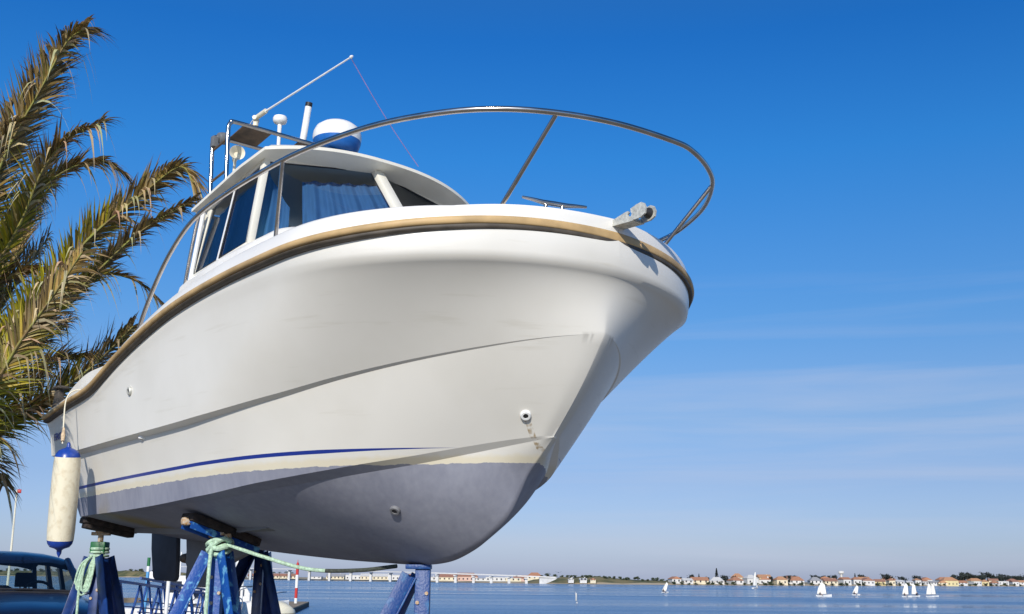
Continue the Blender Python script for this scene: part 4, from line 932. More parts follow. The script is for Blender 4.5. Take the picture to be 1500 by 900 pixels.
# ---- trees
def crown(rx, rz_, n, seed, z0, leafs=.55):
    rn = random.Random(seed); mb = MB()
    cl_ = [V((rn.gauss(0, .45)*rx, rn.gauss(0, .35)*rx, z0+rz_*rn.uniform(.1, 1))) for _ in range(7)]
    for k in range(n):
        c = rn.choice(cl_)+V((rn.gauss(0, .28)*rx, rn.gauss(0, .28)*rx, rn.gauss(0, .16)*rz_)); s = leafs*rn.uniform(.5, 1.3)
        a = V((rn.uniform(-1, 1), rn.uniform(-1, 1), rn.uniform(-1, 1))).normalized(); b = a.cross(V((rn.random(), rn.random(), rn.random()))).normalized()
        mb.add([c+a*s, c+b*s*.7, c-a*s, c-b*s*.7], [(0, 1, 2, 3)])
    return mb
def tree_proto(kind, seed):
    e = empty({'cypress': 'conifer_tree', 'palm': 'palm_tree', 'bush': 'shoreline_bush'}.get(kind, 'broadleaf_tree'))
    if kind == 'palm':
        mb = MB(); mb.tube([(0, 0, -.5), (.1, 0, 3), (0, 0, 6.2)], [.32, .22, .2], 8); mb.build('trunk', 'bark', e)
        mb = MB(); rn = random.Random(seed)
        for k in range(16):
            a = k/16*2*PI; ps_ = [V((math.cos(a)*r, math.sin(a)*r, 6.2+.9*math.sin(r*1.1)-.22*r*r)) for r in (0, .8, 1.6, 2.4)]
            for q in range(3): d_ = V((-math.sin(a), math.cos(a), 0))*(.35-.08*q); mb.add([ps_[q]-d_, ps_[q]+d_, ps_[q+1]+d_*.7, ps_[q+1]-d_*.7], [(0, 1, 2, 3)])
        mb.build('crown', 'treegreen', e, smooth=0)
    elif kind == 'cypress':
        mb = MB(); mb.tube([(0, 0, -.5), (0, 0, 3)], .25, 8); mb.build('trunk', 'bark', e)
        rn = random.Random(seed); mb = MB()
        for k in range(380):
            z = 1+8.5*rn.random()**1.1; r = 1.9*(1-(z-1)/8.8)*rn.random()**.5; a = rn.uniform(0, 2*PI); c = V((math.cos(a)*r, math.sin(a)*r, z)); u = V((rn.uniform(-1, 1), rn.uniform(-1, 1), -.5)).normalized()*.5; v = u.cross(V((0, 0, 1)))*.8; mb.add([c+u, c+v, c-u, c-v], [(0, 1, 2, 3)])
        mb.build('crown', 'treedark', e, smooth=0)
    elif kind == 'bush':
        crown(2.2, 1.8, 260, seed, 0, .4).build('crown', 'treegreen', e, smooth=0); mb = MB(); mb.tube([(0, 0, -.6), (.1, 0, .6), (.1, .1, 1.0)], [.12, .1, .05], 6); mb.build('stem', 'bark', e)
    else:
        mb = MB(); mb.tube([(0, 0, -.5), (.15, 0, 2), (0, .1, 4.5)], [.35, .28, .12], 8); mb.tube([(.1, 0, 1.8), (1.3, .3, 3.8)], [.16, .07], 6); mb.tube([(.1, 0, 2.1), (-1.2, -.3, 4.0)], [.16, .07], 6); mb.build('trunk', 'bark', e)
        crown(3.2, 4.0, 600, seed, 2.2, .55).build('crown', 'treedark' if kind == 'dark' else 'treegreen', e, smooth=0)
    return e
protos = {}
def plant(kind, px, back, s, seed=0, dz=0):
    k = (kind, seed % 3); first = k not in protos
    if first: protos[k] = tree_proto(kind, seed+40)
    src = protos[k]
    if first: o = src
    else:
        o = src.copy(); col.objects.link(o)
        for ch in list(src.children): c = ch.copy(); col.objects.link(c); c.parent = o
    p = shore(px, back, ground(px, back)+dz); o.location = p; o.scale = (s, s, s); o.rotation_euler = (0, 0, seed*1.7); plants.append((px, o, kind)); return o
plants = []
rn = random.Random(31)
for px in range(1400, 1520, 6): plant('dark', px+rn.uniform(-2, 2), 110, rn.uniform(1.1, 1.7), rn.randint(0, 9), 1.5)
for px in (1195, 1208, 1221, 1262, 1300, 1322, 1345): plant('dark', px, 70, rn.uniform(.9, 1.25), rn.randint(0, 9))
plant('cypress', 1050, 30, 1.05, 0); plant('cypress', 1024, 34, .65, 1); plant('cypress', 1253, 55, .9, 2)
for px in (996, 1012, 1036, 1063, 1076, 1101, 1128, 1150, 1163): plant('dark', px, rn.uniform(22, 34), rn.uniform(.55, .85), rn.randint(0, 9))
for px in range(990, 1510, 11): plant('bush', px+rn.uniform(-4, 4), rn.uniform(3, 8), rn.uniform(.45, .85)*(1+.5*(px-990)/520), rn.randint(0, 9))
for px in range(795, 985, 7): plant('bush', px+rn.uniform(-3, 3), rn.uniform(18, 30), rn.uniform(.5, .9), rn.randint(0, 9))
for px in range(118, 270, 9): plant('bush', px+rn.uniform(-3, 3), rn.uniform(14, 40), rn.uniform(.7, 1.5), rn.randint(0, 9))
for px in range(366, 436, 9): plant('palm', px+rn.uniform(-2, 2), 20, rn.uniform(.8, 1.0), rn.randint(0, 9))
for px in range(-60, 110, 12): plant('bush', px, rn.uniform(14, 30), rn.uniform(.9, 1.8), rn.randint(0, 9))
plants.sort(key=lambda t: t[0]); cn = {}
for px, o, kind in plants:
    zone = 'on the dune at left' if px < 300 else 'behind the stands' if px < 450 else 'on the green embankment' if px < 985 else 'by the far town'
    nm = {'dark': 'dark rounded tree', 'cypress': 'dark pointed conifer', 'palm': 'small distant palm', 'bush': 'low green bush'}[kind]
    cn[(nm, zone)] = cn.get((nm, zone), 0)+1
    tag(o, '%s %s, %s from left' % (nm, zone, ordinal(cn[(nm, zone)])), {'dark': 'tree', 'cypress': 'tree', 'palm': 'palm tree', 'bush': 'bush'}[kind], {'dark': 'trees of the far shore', 'cypress': 'conifers of the far shore', 'palm': 'waterfront palms', 'bush': 'bushes of the far shore'}[kind])

# ================================================================== people
def person_mesh(name, joints, mats, headr=.105, hat=None):
    """joints: dict name->(pos, radius); chains give a continuous skinned body"""
    ch = [('pelvis', 'belly'), ('belly', 'chest'), ('chest', 'neck'), ('neck', 'head0'), ('head0', 'head1'), ('chest', 'shl'), ('shl', 'ell'), ('ell', 'wrl'), ('wrl', 'hal'), ('chest', 'shr'), ('shr', 'elr'), ('elr', 'wrr'), ('wrr', 'har'), ('pelvis', 'hil'), ('hil', 'knl'), ('knl', 'anl'), ('anl', 'tol'), ('pelvis', 'hir'), ('hir', 'knr'), ('knr', 'anr'), ('anr', 'tor')]
    nm = list(joints); idx = {n: i for i, n in enumerate(nm)}
    me = bpy.data.meshes.new(name); me.from_pydata([joints[n][0] for n in nm], [(idx[a], idx[b]) for a, b in ch], []); o = bpy.data.objects.new(name, me); col.objects.link(o)
    sk = o.modifiers.new('skin', 'SKIN'); 
    for i, n in enumerate(nm): me.skin_vertices[0].data[i].radius = (joints[n][1],)*2; me.skin_vertices[0].data[i].use_root = (n == 'pelvis')
    o.modifiers.new('sub', 'SUBSURF').levels = 1
    dg = bpy.context.evaluated_depsgraph_get(); m2 = bpy.data.meshes.new_from_object(o.evaluated_get(dg)); bpy.data.objects.remove(o)
    m2.materials.clear()
    for x in mats: m2.materials.append(MT[x])
    hz = joints['neck'][0][2]; pz = joints['pelvis'][0][2]
    for p in m2.polygons:
        c = p.center; d = min(nm, key=lambda n: (V(joints[n][0])-c).length)
        p.material_index = 0 if d in ('head0', 'head1', 'neck', 'hal', 'har', 'wrl', 'wrr') else 1 if d in ('belly', 'chest', 'shl', 'shr', 'ell', 'elr') else 2
        p.use_smooth = True
    o = bpy.data.objects.new(name, m2); col.objects.link(o); return o
def standing():
    return dict(pelvis=((0, 0, .93), .14), belly=((0, 0, 1.1), .13), chest=((0, 0, 1.34), .15), neck=((0, 0, 1.5), .06), head0=((0, -.02, 1.58), .085), head1=((0, -.02, 1.70), .09), shl=((.17, 0, 1.42), .065), ell=((.24, .03, 1.14), .045), wrl=((.22, -.10, .93), .03), hal=((.21, -.14, .86), .035), shr=((-.17, 0, 1.42), .065), elr=((-.25, .04, 1.15), .045), wrr=((-.2, -.14, 1.0), .03), har=((-.18, -.19, .96), .035), hil=((.09, 0, .88), .10), knl=((.1, -.02, .5), .065), anl=((.1, .02, .09), .045), tol=((.1, -.14, .04), .035), hir=((-.09, 0, .88), .10), knr=((-.1, -.02, .5), .065), anr=((-.12, .02, .09), .045), tor=((-.13, -.14, .04), .035))
def sitting():
    return dict(pelvis=((0, 0, .12), .14), belly=((0, -.03, .28), .13), chest=((0, -.10, .50), .15), neck=((0, -.15, .65), .06), head0=((0, -.19, .73), .085), head1=((0, -.2, .84), .09), shl=((.17, -.1, .58), .065), ell=((.25, -.22, .38), .045), wrl=((.16, -.42, .36), .03), hal=((.14, -.48, .36), .035), shr=((-.17, -.1, .58), .065), elr=((-.26, -.2, .38), .045), wrr=((-.2, -.40, .33), .03), har=((-.18, -.46, .32), .035), hil=((.09, -.04, .10), .10), knl=((.14, -.40, .32), .065), anl=((.12, -.62, .02), .045), tol=((.12, -.74, .0), .035), hir=((-.09, -.04, .10), .10), knr=((-.14, -.40, .32), .065), anr=((-.12, -.62, .02), .045), tor=((-.12, -.74, .0), .035))

# ================================================================== sailing dinghies
def dinghy(px, py, W_, H_, lean, m, label, crew=0, dark=False, yacht=False, rz=None, far=None, twin=0):
    d = far or 2.9*F/max(3, (py-(848+.01*(px-750)))); d = d*1.0
    p = V((wx(px, d), d, WZ)); rz = 0 if rz is None else rz
    e = empty('sailing_dinghy' if not yacht else 'sailing_yacht', p, rz); tag(e, label, 'sailboat', 'sailboats out on the water')
    L = W_; rows = []
    for i in range(13):
        t = i/12; X = (t-.5)*L; b = .14*L*(math.sin(PI*min(1, .28+t*.72)))**.7+.03; z = .28+.12*t*t
        if t > .97: b = .05
        rows.append([V((X, -b, z*L/2.6)), V((X, -b*.85, .08*L)), V((X, -b*.5, -.03*L)), V((X, 0, -.05*L)), V((X, b*.5, -.03*L)), V((X, b*.85, .08*L)), V((X, b, z*L/2.6)), V((X, b*.8, z*L/2.6-.02)), V((X, b*.6, .05*L)), V((X, 0, .03*L)), V((X, -b*.6, .05*L)), V((X, -b*.8, z*L/2.6-.02))])
    mb = MB(); mb.grid(rows, closed=True); mb.add(rows[0], [tuple(range(12))]); mb.add(rows[-1], [tuple(range(12))]); mb.build('hull', 'darkcloth' if dark else 'wpaint', e, smooth=40)
    mx_ = L*.18; top_ = V((mx_-lean*H_*.6, 0, H_))
    mb = MB(); mb.tube([(mx_, 0, .05), (mx_-lean*H_*.35, 0, H_*.8)], .035, 7); mb.build('mast', 'alloy', e)
    mb = MB(); mb.tube([(mx_, 0, H_*.17), (mx_-L*.62, .15, H_*.16)], .028, 6); mb.build('boom', 'alloy', e)
    rows = []
    tk_ = V((mx_-.02, 0, H_*.18)); th_ = V((mx_-lean*H_*.35, 0, H_*.80)); cl2 = V((mx_-L*.62, .15, H_*.17)); pk = V((mx_-lean*H_*.5-(.16*L if not yacht else .03), .22, H_))
    if yacht: th_ = V((mx_, 0, H_*.98))
    for i in range(13):
        t = i/12; a_ = tk_.lerp(th_, t); b2 = cl2.lerp(pk, t)+V((-.10*math.sin(t*PI)*L*.6, 0, 0)); rows.append([a_.lerp(b2, q/8)+V((0, .14*L*math.sin(q/8*PI)*(.4+.4*(1-t)), (pk.z-th_.z)*0)) for q in range(9)])
    mb = MB(); mb.grid(rows); s_ = mb.build('sail', m, e, smooth=80); so_ = s_.modifiers.new('t', 'SOLIDIFY'); so_.thickness = .012
    if yacht:
        mb = MB(); rows = [[V((mx_+.1, 0, .3)).lerp(V((mx_, 0, H_*.85)), t/8).lerp(V((L*.48, 0, .4)).lerp(V((mx_, 0, H_*.85)), t/8), q/5)+V((0, .1*math.sin(q/5*PI), 0)) for q in range(6)] for t in range(9)]; mb.grid(rows); mb.build('jib', m, e, smooth=80)
    return e, p, d
cp = None
DG = [
 (845, 881.5, .9, 1.45, .05, 'sail', 'small dinghy with narrow yellowish sail seen edge-on, leftmost sailboat', PI/2.1, None),
 (974, 867.5, 1.9, 2.6, -.55, 'sail', 'small dinghy heeling with its white sail leaning right, second sailboat from the left', .5, None),
 (1206, 873, 3.1, 2.9, .25, 'sail', 'white dinghy with a wide white sail and its crew sitting at the left end', 0, None),
 (1253, 871, 1.9, 2.3, -.35, 'sail', 'small dinghy with a greyish sail leaning right, right of the widest sail', .15, None),
 (1327, 873.5, 2.0, 2.9, .0, 'sail', 'white dinghy sailing side by side with another, left of that pair', 0, None),
 (1340, 873, 1.8, 2.8, .25, 'sail', 'white dinghy with crew aboard at the right of the overlapping pair', 0, None),
 (1361, 873.5, 1.7, 2.9, .0, 'sail', 'rightmost-but-one white dinghy, its sail half hidden by the sail beside it', .1, None),
 (1368, 873, 1.7, 2.7, .3, 'sail', 'rightmost white dinghy with a tall sail curving to the right', 0, None)]
for k, (px, py, W_, H_, ln_, m, lb, rz, far) in enumerate(DG):
    e, p, d = dinghy(px, py, W_, H_, ln_, m, lb, rz=rz, far=far)
    if k in (2, 5, 3, 4, 1):
        if cp is None: cp = person_mesh('person', sitting(), ('skin', 'darkcloth', 'darkcloth')); o = cp
        else: o = cp.copy(); col.objects.link(o)
        o.location = p+V((-W_*.30 if k != 5 else .15, -.1, .10*W_/1.9)); o.rotation_euler = (0, 0, 1.2 if k != 5 else 2.2)
        tag(o, {2: 'crew member in dark gear sitting at the left end of the widest-sailed dinghy', 5: 'crew member in dark gear in the right dinghy of the overlapping pair', 3: 'crew member in dark gear crouched in the dinghy with the greyish sail', 4: 'crew member in dark gear in the left dinghy of the overlapping pair', 1: 'crew member in dark gear in the heeling dinghy second from the left'}[k], 'person', 'crews of the dinghies')
dinghy(1106, 862.0, 4.4, 6.4, .0, 'sail', 'distant white yacht with main sail and jib near the far shore', yacht=True, rz=.9, far=440)

# ================================================================== marina bits at the lower left
# pontoon
pz = WZ+.45
P0 = ptz(453, 881.5, pz); P1 = ptz(395, 880.5, pz); P2 = ptz(392, 906, pz); P3 = ptz(300, 920, pz)
pf_ = empty('pontoon', (P0.x, P0.y, WZ)); tag(pf_, 'concrete edged pontoon with worn planked top behind the boat stands', 'pontoon')
A = V((P0.x, P0.y, pz)); Bd = (V((P2.x, P2.y, pz))-A).normalized(); Wd = V((Bd.y, -Bd.x, 0)); Wd = Wd if Wd.x < 0 else -Wd
qs = [A, A+Bd*60, A+Bd*60+Wd*9, A+Wd*9]; O = V(pf_.location)
mb = MB(); mb.prism([q-O-V((0, 0, .12)) for q in qs], (0, 0, -.9), (0, 0, 0)); mb.build('float', 'darkside', pf_, smooth=0)
mb = MB(); mb.prism([q-O for q in qs], (0, 0, -.118), (0, 0, 0)); mb.build('planking', 'deckwood', pf_, smooth=0)
q = ptz(433, 884, pz); e = empty('piling', (q.x, q.y, pz)); tag(e, 'red and white banded piling at the end of the pontoon', 'piling')
k = q.y/F
for nm, y0, y1, m in (('red_band', 830, 845, 'red'), ('white_band', 845, 863, 'wpaint'), ('red_band', 863, 877, 'red'), ('foot', 877, 885.5, 'wpaint')):
    mb = MB(); mb.lathe([(2.1*k*1.0, (884-y1)*k), (2.1*k, (884-y0)*k)], n=16); mb.build(nm, m, e)
mb = MB(); mb.lathe([(2.1*k, 54*k), (.5*k, 57*k), (.3*k, 60*k)], n=12); mb.build('finial', 'red', e)
# long wooden pontoon further left
q0 = ptz(150, 876.5, pz); q1 = ptz(250, 874, pz)
mb = MB(); mb.bar(q0+V((0, 0, -.3)), V((q1.x, q0.y+4, pz-.3)), 3, .6); o = mb.build('walkway_float', 'deckwood', smooth=0); tag(o, 'low brown floating walkway seen through the blue gangway railing', 'walkway')
# marker posts
def post(px, y0, y1, wpx, d, bands, label, name='marker_post'):
    g = pt(px, y1, d); e = empty(name, (g.x, d, g.z)); k = d/F; tag(e, label, 'post')
    for nm, a, b, m in bands:
        mb = MB(); mb.lathe([(wpx/2*k, (y1-b)*k), (wpx/2*k, (y1-a)*k)], n=16); mb.build(nm, m, e)
    return e
post(206, 827, 960, 4.5, 40, (('green_top', 827, 839, 'green'), ('white_band', 839, 846.5, 'wpaint'), ('shaft', 846.5, 960, 'lblue')), 'light blue post with a white band and green top beside the gangway')
post(236, 852, 985, 5.5, 34, (('shaft', 852, 985, 'wpaint'),), 'plain white post in front of the blue gangway railing')
# gangway with trussed sides
gw = empty('gangway'); g0_ = pt(158, 849, 30); gw.location = (g0_.x, 30, 0); tag(gw, 'blue steel gangway with zigzag trussed side rails sloping down to the pontoon', 'gangway')
O = V(gw.location)
def truss(a, b, H0, n, name):
    a = V(a); b = V(b); mb = MB(); dz = V((0, 0, -H0))
    mb.bar(a, b, .07, .07); mb.bar(a+dz, b+dz, .08, .08); mb.bar(a+dz*.48, b+dz*.48, .035, .035); mb.bar(a+dz*.72, b+dz*.72, .035, .035)
    for i in range(n):
        p_ = a.lerp(b, i/n); q_ = a.lerp(b, (i+.5)/n); r_ = a.lerp(b, (i+1)/n)
        mb.bar(p_+dz, q_, .055, .055); mb.bar(q_, r_+dz, .055, .055)
    mb.build(name, 'gangblue', gw, smooth=0)
a1 = pt(160, 849.5, 30)-O; b1 = pt(345, 876, 43)-O
a2 = pt(206, 847, 33.5)-O; b2 = pt(345, 872, 46.5)-O
truss(a1, b1, 1.35, 8, 'side_rail'); truss(a2, b2, 1.35, 8, 'side_rail')
mb = MB(); mb.prism([a1-V((0, 0, 1.38)), b1-V((0, 0, 1.38)), b2-V((0, 0, 1.38)), a2-V((0, 0, 1.38))], (0, 0, -.06), (0, 0, 0)); mb.build('walkway', 'galv', gw, smooth=0)
# moored boats behind the stands
def moored(px, d, L, rz, label, pole=False, cov='wpaint'):
    p = V((wx(px, d), d, WZ)); e = empty('moored_boat', p, rz); tag(e, label, 'boat'); rows = []
    for i in range(17):
        t = i/16; X = (t-.45)*L; b = .17*L*(1 if t < .55 else max(.02, 1-((t-.55)/.45)**2.2)); z = .13*L+.05*L*t*t
        rows.append([V((X, -b, z)), V((X, -b*.94, .05*L)), V((X, -b*.7, -.03*L)), V((X, 0, -.06*L)), V((X, b*.7, -.03*L)), V((X, b*.94, .05*L)), V((X, b, z)), V((X, b*.9, z+.01)), V((X, 0, z+.015*L)), V((X, -b*.9, z+.01))])
    mb = MB(); mb.grid(rows, closed=True); mb.add(rows[0], [tuple(range(10))]); mb.add(rows[-1], [tuple(range(10))]); mb.build('hull', 'wpaint', e, smooth=40)
    z = .15*L; mb = MB(); c = [(-.12*L, z), (-.14*L, z+.19*L), (.05*L, z+.19*L), (.16*L, z+.02*L)]; mb.prism([(x, -.11*L, zz) for x, zz in c], (0, 0, 0), (0, .22*L, 0)); mb.build('cabin', 'wpaint', e, bevel=.04)
    mb = MB(); mb.bar((.05*L+.06, 0, z+.175*L), (.14*L, 0, z+.05*L), .19*L, .02); mb.build('windscreen', 'win', e, smooth=0)
    for s in (-1, 1): mb = MB(); mb.box((-.04*L, s*.1125*L, z+.12*L), (.15*L, .02, .07*L)); mb.build('side_window', 'win', e, smooth=0)
    mb = MB(); mb.tube(crv([(.1*L, -.15*L, z), (.3*L, -.13*L, z+.10*L), (.52*L, 0, z+.13*L), (.3*L, .13*L, z+.10*L), (.1*L, .15*L, z)], 6), .03, 6); mb.build('bow_rail', 'steel', e)
    mb = MB(); mb.tube([(-.1*L, 0, z+.19*L), (-.1*L, 0, z+.34*L)], .04, 8); mb.build('light_mast', 'wpaint', e)
    return e
moored(280, 62, 8.5, -.5, 'white moored cabin boat seen through the blue gangway railing')
moored(322, 58, 7.0, -1.2, 'white moored motor boat close behind the bright blue stand')
moored(352, 80, 6.5, .4, 'small white moored boat between the two middle stands')
# tall white mast pair with wind generator
g = pt(346, 868, 70); e = empty('white_mast', (g.x, 70, WZ)); tag(e, 'thick white mast standing between the middle boat stands', 'mast'); kk = 70/F
top_z = pt(346, 812, 70).z-WZ
mb = MB(); mb.tube([(0, 0, .0), (0, 0, top_z)], 3.2*kk, 14); mb.build('mast', 'wpaint', e); mb = MB(); mb.tube([(8*kk, 0, .6), (8*kk, 0, top_z)], 2*kk, 10); mb.build('side_pole', 'wpaint', e)
g = pt(357, 833, 78); e = empty('wind_generator', (g.x, 78, WZ)); tag(e, 'small wind generator with thin white blades behind the stands', 'wind generator'); hgt = g.z-WZ
mb = MB(); mb.tube([(0, 0, 0), (0, 0, hgt)], .05, 8); mb.build('pole', 'wpaint', e); mb = MB(); mb.lathe([(.02, -.25), (.13, -.15), (.14, .25), (.05, .35)], (0, 0, hgt), (0, -1, 0), 12); mb.build('generator_body', 'black', e)
for k in range(6):
    a = k*PI/3+.3; mb = MB(); mb.bar((0, -.27, hgt), (math.cos(a)*.42, -.27, hgt+math.sin(a)*.42), .05, .02, up=(0, 1, 0)); mb.build('blade', 'wpaint', e)
# person, red floats and cream buoy on the pontoon
def atop(px, py, y): return pt(px, py, y)
feet = ptz(389, 899, pz); sc = feet.y*36/F/1.75
o = person_mesh('person', standing(), ('skin', 'shirt', 'shirt'))
o.location = feet; o.rotation_euler = (0, 0, .5); tag(o, 'person in pale blue with a brown cap standing behind the navy stand', 'person')
mb = MB(); mb.lathe([(.125, 0), (.125, .05), (.10, .11), (.04, .14)], (0, -.02, 1.69), n=14); mb.box((0, -.16, 1.705), (.17, .12, .02)); c = mb.build('cap', 'hat', o)
rn = random.Random(8)
for k, (px, py, r, m, lb) in enumerate(((368, 888, .30, 'red', 'red float lying left of the person on the pontoon'), (396, 884, .38, 'red', 'red net float lying right of the person on the pontoon'), (376, 892, .26, 'wpaint', 'round white buoy between the red floats'))):
    g = ptz(px, py+4, pz); e = empty('net_float', g); tag(e, lb, 'float', 'floats on the pontoon')
    mb = MB(); mb.lathe([(.03, 0), (r*.6, r*.15), (r*.95, r*.6), (r, r), (r*.9, r*1.5), (r*.5, r*1.9), (.06, r*2.02)], n=20); mb.build('float_body', m, e, smooth=80)
    mb = MB(); mb.tube([(math.cos(a)*.06, 0, r*2.05+math.sin(a)*.06) for a in [i/10*2*PI for i in range(10)]], .015, 6, closed=True); mb.build('eye', 'black', e)
g = ptz(392, 902, pz); e = empty('cream_buoy', g); tag(e, 'big rounded cream tarpaulin covered heap on the pontoon behind the navy stand', 'tarpaulin heap')
mb = MB(); rr = []
for i in range(9):
    t = i/8; rr.append([V((math.cos(a)*(1.7*math.cos(t*PI/2)**.6+.02)*(1+.06*math.sin(3*a+i)), math.sin(a)*1.0*(math.cos(t*PI/2)**.6+.02), .95*math.sin(t*PI/2))) for a in [j/24*2*PI for j in range(24)]])
mb.grid(rr, closed=True); mb.build('tarpaulin', 'cream', e, smooth=80); mb = MB(); mb.tube([(math.cos(a)*1.72, math.sin(a)*1.02, .12) for a in [j/24*2*PI for j in range(24)]], .03, 6, closed=True); mb.build('lashing', 'black', e)
# white sign box
g = pt(224, 852, 38); e = empty('white_box', (g.x, 38, 0)); tag(e, 'white service box on a stem behind the rudder', 'service box')
mb = MB(); mb.box((0, 0, pt(224, 845, 38).z), (.22, .2, .34)); mb.build('cabinet', 'wpaint', e, bevel=.02); mb = MB(); mb.box((0, 0, .3+WZ/2), (.09, .09, 2.2)); mb.build('stem', 'wpaint', e)
# far flagpole with a red pennant
d = 60; g = pt(17, 812, d); e = empty('flagpole', (g.x, d, WZ)); tag(e, 'thin pale pole with a small red pennant beyond the car', 'flagpole'); tp2 = pt(25, 717, d); rel = tp2-V((g.x, d, WZ))
mb = MB(); mb.tube([(0, 0, 0), rel*.5+V((.02, 0, 0)), rel], [.085, .065, .04], 8); mb.build('pole', 'cream', e)
mb = MB(); mb.grid([[rel+V((x, .04*math.sin(x*9), z-.02*x)) for x in (0, .08, .16, .23)] for z in (0, -.1, -.2)]); f_ = mb.build('pennant', 'red', e); f_.modifiers.new('t', 'SOLIDIFY').thickness = .01
# a gull over the bridge head
g = pt(818, 839, 300); o = MB()
o.grid([[g*0+V((x*.9, y, abs(x)*.35-.1*x*x)) for x in (-1, -.5, 0, .5, 1)] for y in (-.14, .14)]); o.tube([V((0, -.35, 0)), V((0, 0, .02)), V((0, .35, 0))], [.03, .11, .02], 8)
b_ = o.build('gull', 'darkcloth', smooth=60); b_.location = g; b_.modifiers.new('t', 'SOLIDIFY').thickness = .03; tag(b_, 'dark bird flying just above the right end of the bridge', 'bird')

# ================================================================== the parked car
car = empty('parked_car'); ch = math.radians(-58)    # heading, front towards camera and right
pA_ = pt(116, 868, 12.6)
car.rotation_euler = (0, 0, ch)
HW = .80
# car frame: x forward, y left, z up ; left A pillar foot at (0.75, HW-.06, 1.08)
foot = V((.62, .70, 0)); off = M4.Rotation(ch, 3, 'Z') @ foot; car.location = (pA_.x-off.x, pA_.y-off.y, 0)
tag(car, 'dark blue off-road car parked facing the quay edge at the lower left', 'car')
cz = pA_.z                       # cowl height
prof = [(-2.25, .62, .95), (-2.2, .40, 1.12), (-1.9, .34, cz-.02), (-1.0, .32, cz-.01), (.3, .30, cz), (.62, .30, cz-.005), (.80, .30, cz-.03), (1.1, .30, cz-.06), (1.45, .32, cz-.105), (1.68, .36, cz-.17), (1.80, .42, cz-.28), (1.86, .5, cz-.45)]
rows = []
for x, z0, z1 in crv([V((p[0]+max(0, p[0]-.8)*.42, p[1], p[2])) for p in prof], 4):
    w = HW+.03-(.10*max(0, (x-1.5)/.8)**2)-(.06*max(0, (-x-1.6)/.65)**2); h = z1-z0
    sec_ = [(0, z0), (w*.9, z0), (w*1.0, z0+.12*h), (w*1.02, z0+.5*h), (w*1.0, z0+.78*h), (w*.95, z0+.90*h), (w*.86, z1-.02), (w*.72, z1+.004), (w*.55, z1+.022), (w*.35, z1+.018), (0, z1+.028)]
    rows.append([V((x, -y, z)) for y, z in sec_]+[V((x, y, z)) for y, z in sec_[::-1][1:-1]])
mb = MB(); mb.grid(rows, closed=True); mb.add(rows[0], [tuple(range(len(rows[0])))]); mb.add(rows[-1], [tuple(range(len(rows[0])))]); body = mb.build('body', 'carblue', car, smooth=45)
rz_ = pt(0, 806, 12.3).z
RT = rz_
roof = []
for x, z, w in ((-2.05, RT-.10, .62), (-1.95, RT-.03, .66), (-1.4, RT+.0, .68), (-.6, RT+.01, .68), (-.15, RT-.02, .675), (.02, RT-.06, .665), (.08, RT-.10, .655)):
    roof.append([V((x, y*w, z-.07*abs(y)**3-.0)) for y in (-1, -.9, -.7, -.35, 0, .35, .7, .9, 1)])
bt_ = [[p-V((0, 0, .04)) for p in r] for r in roof]
mb = MB(); mb.grid(roof); mb.grid(bt_, flip=True); mb.grid([[r[0] for r in roof], [r[0] for r in bt_]]); mb.grid([[r[-1] for r in roof], [r[-1] for r in bt_]]); mb.grid([roof[0], bt_[0]]); mb.grid([roof[-1], bt_[-1]])
mb.build('roof', 'carblue', car, smooth=50)
zt = RT-.115; zb_ = cz-.03
pil = [((.64, .70), (.05, .645)), ((-.45, .735), (-.52, .66)), ((-1.30, .735), (-1.33, .66)), ((-2.12, .68), (-2.0, .61))]
for s in (1, -1):
    for k, ((x0, y0), (x1, y1)) in enumerate(pil):
        mb = MB(); a_ = V((x0, y0*s, zb_)); b_ = V((x1, y1*s, zt+.02))
        mb.tube([a_, a_.lerp(b_, .5)+V((.03, .012*s, .01)), b_], .038 if k == 0 else .045, 8) if k == 0 else mb.bar(a_, b_, .10, .05, up=(0, 1, 0))
        mb.build('window_pillar', 'carblue', car)
    for (a0, a1), (c0_, c1_) in zip(pil, pil[1:]):
        mb = MB(); mb.add([(a0[0], a0[1]*s, zb_), (c0_[0], c0_[1]*s, zb_), (c1_[0], c1_[1]*s, zt), (a1[0], a1[1]*s, zt)], [(0, 1, 2, 3)]); mb.build('side_glass', 'carglass', car, smooth=0)
    mb = MB(); mb.box((.52, s*.93, cz+.04), (.10, .20, .14)); mb.bar((.52, s*.78, cz-.02), (.52, s*.90, cz+.02), .05, .03); mb.build('door_mirror', 'carblue', car, bevel=.02)
    mb = MB(); mb.lathe([(.02, -.02), (.14, 0), (.15, .03), (.12, .05)], (2.22, s*.60, cz-.40), (1, 0, 0), 20); mb.build('headlight', 'alloy', car)
    for x in (1.45, -1.45):
        w_ = empty('wheel'); w_.parent = car; w_.location = (x, s*.74, .35)
        mb = MB(); mb.lathe([(.20, -.1), (.33, -.1), (.35, -.06), (.35, .06), (.33, .1), (.20, .1)], (0, 0, 0), (0, s, 0), 32); mb.build('tyre', 'tyre', w_)
        mb = MB(); mb.lathe([(.02, .07), (.08, .075), (.15, .05), (.205, .09)], (0, 0, 0), (0, s, 0), 28); mb.build('rim', 'alloy', w_)
rows = [[V((.66+.03*math.cos(y*1.2)*1.0-.03, y*.70, zb_+.01)).lerp(V((.07, y*.64, zt+.01)), t/6)+V((.06*(1-y*y), 0, 0)) for y in (-1, -.6, -.2, .2, .6, 1)] for t in range(7)]
mb = MB(); mb.grid(rows); mb.build('windscreen', 'carglass', car, smooth=60)
mb = MB(); mb.grid([[V((-2.13, y*.66, zb_)), V((-2.0, y*.60, zt))] for y in (-1, 0, 1)]); mb.build('rear_window', 'carglass', car, smooth=60)
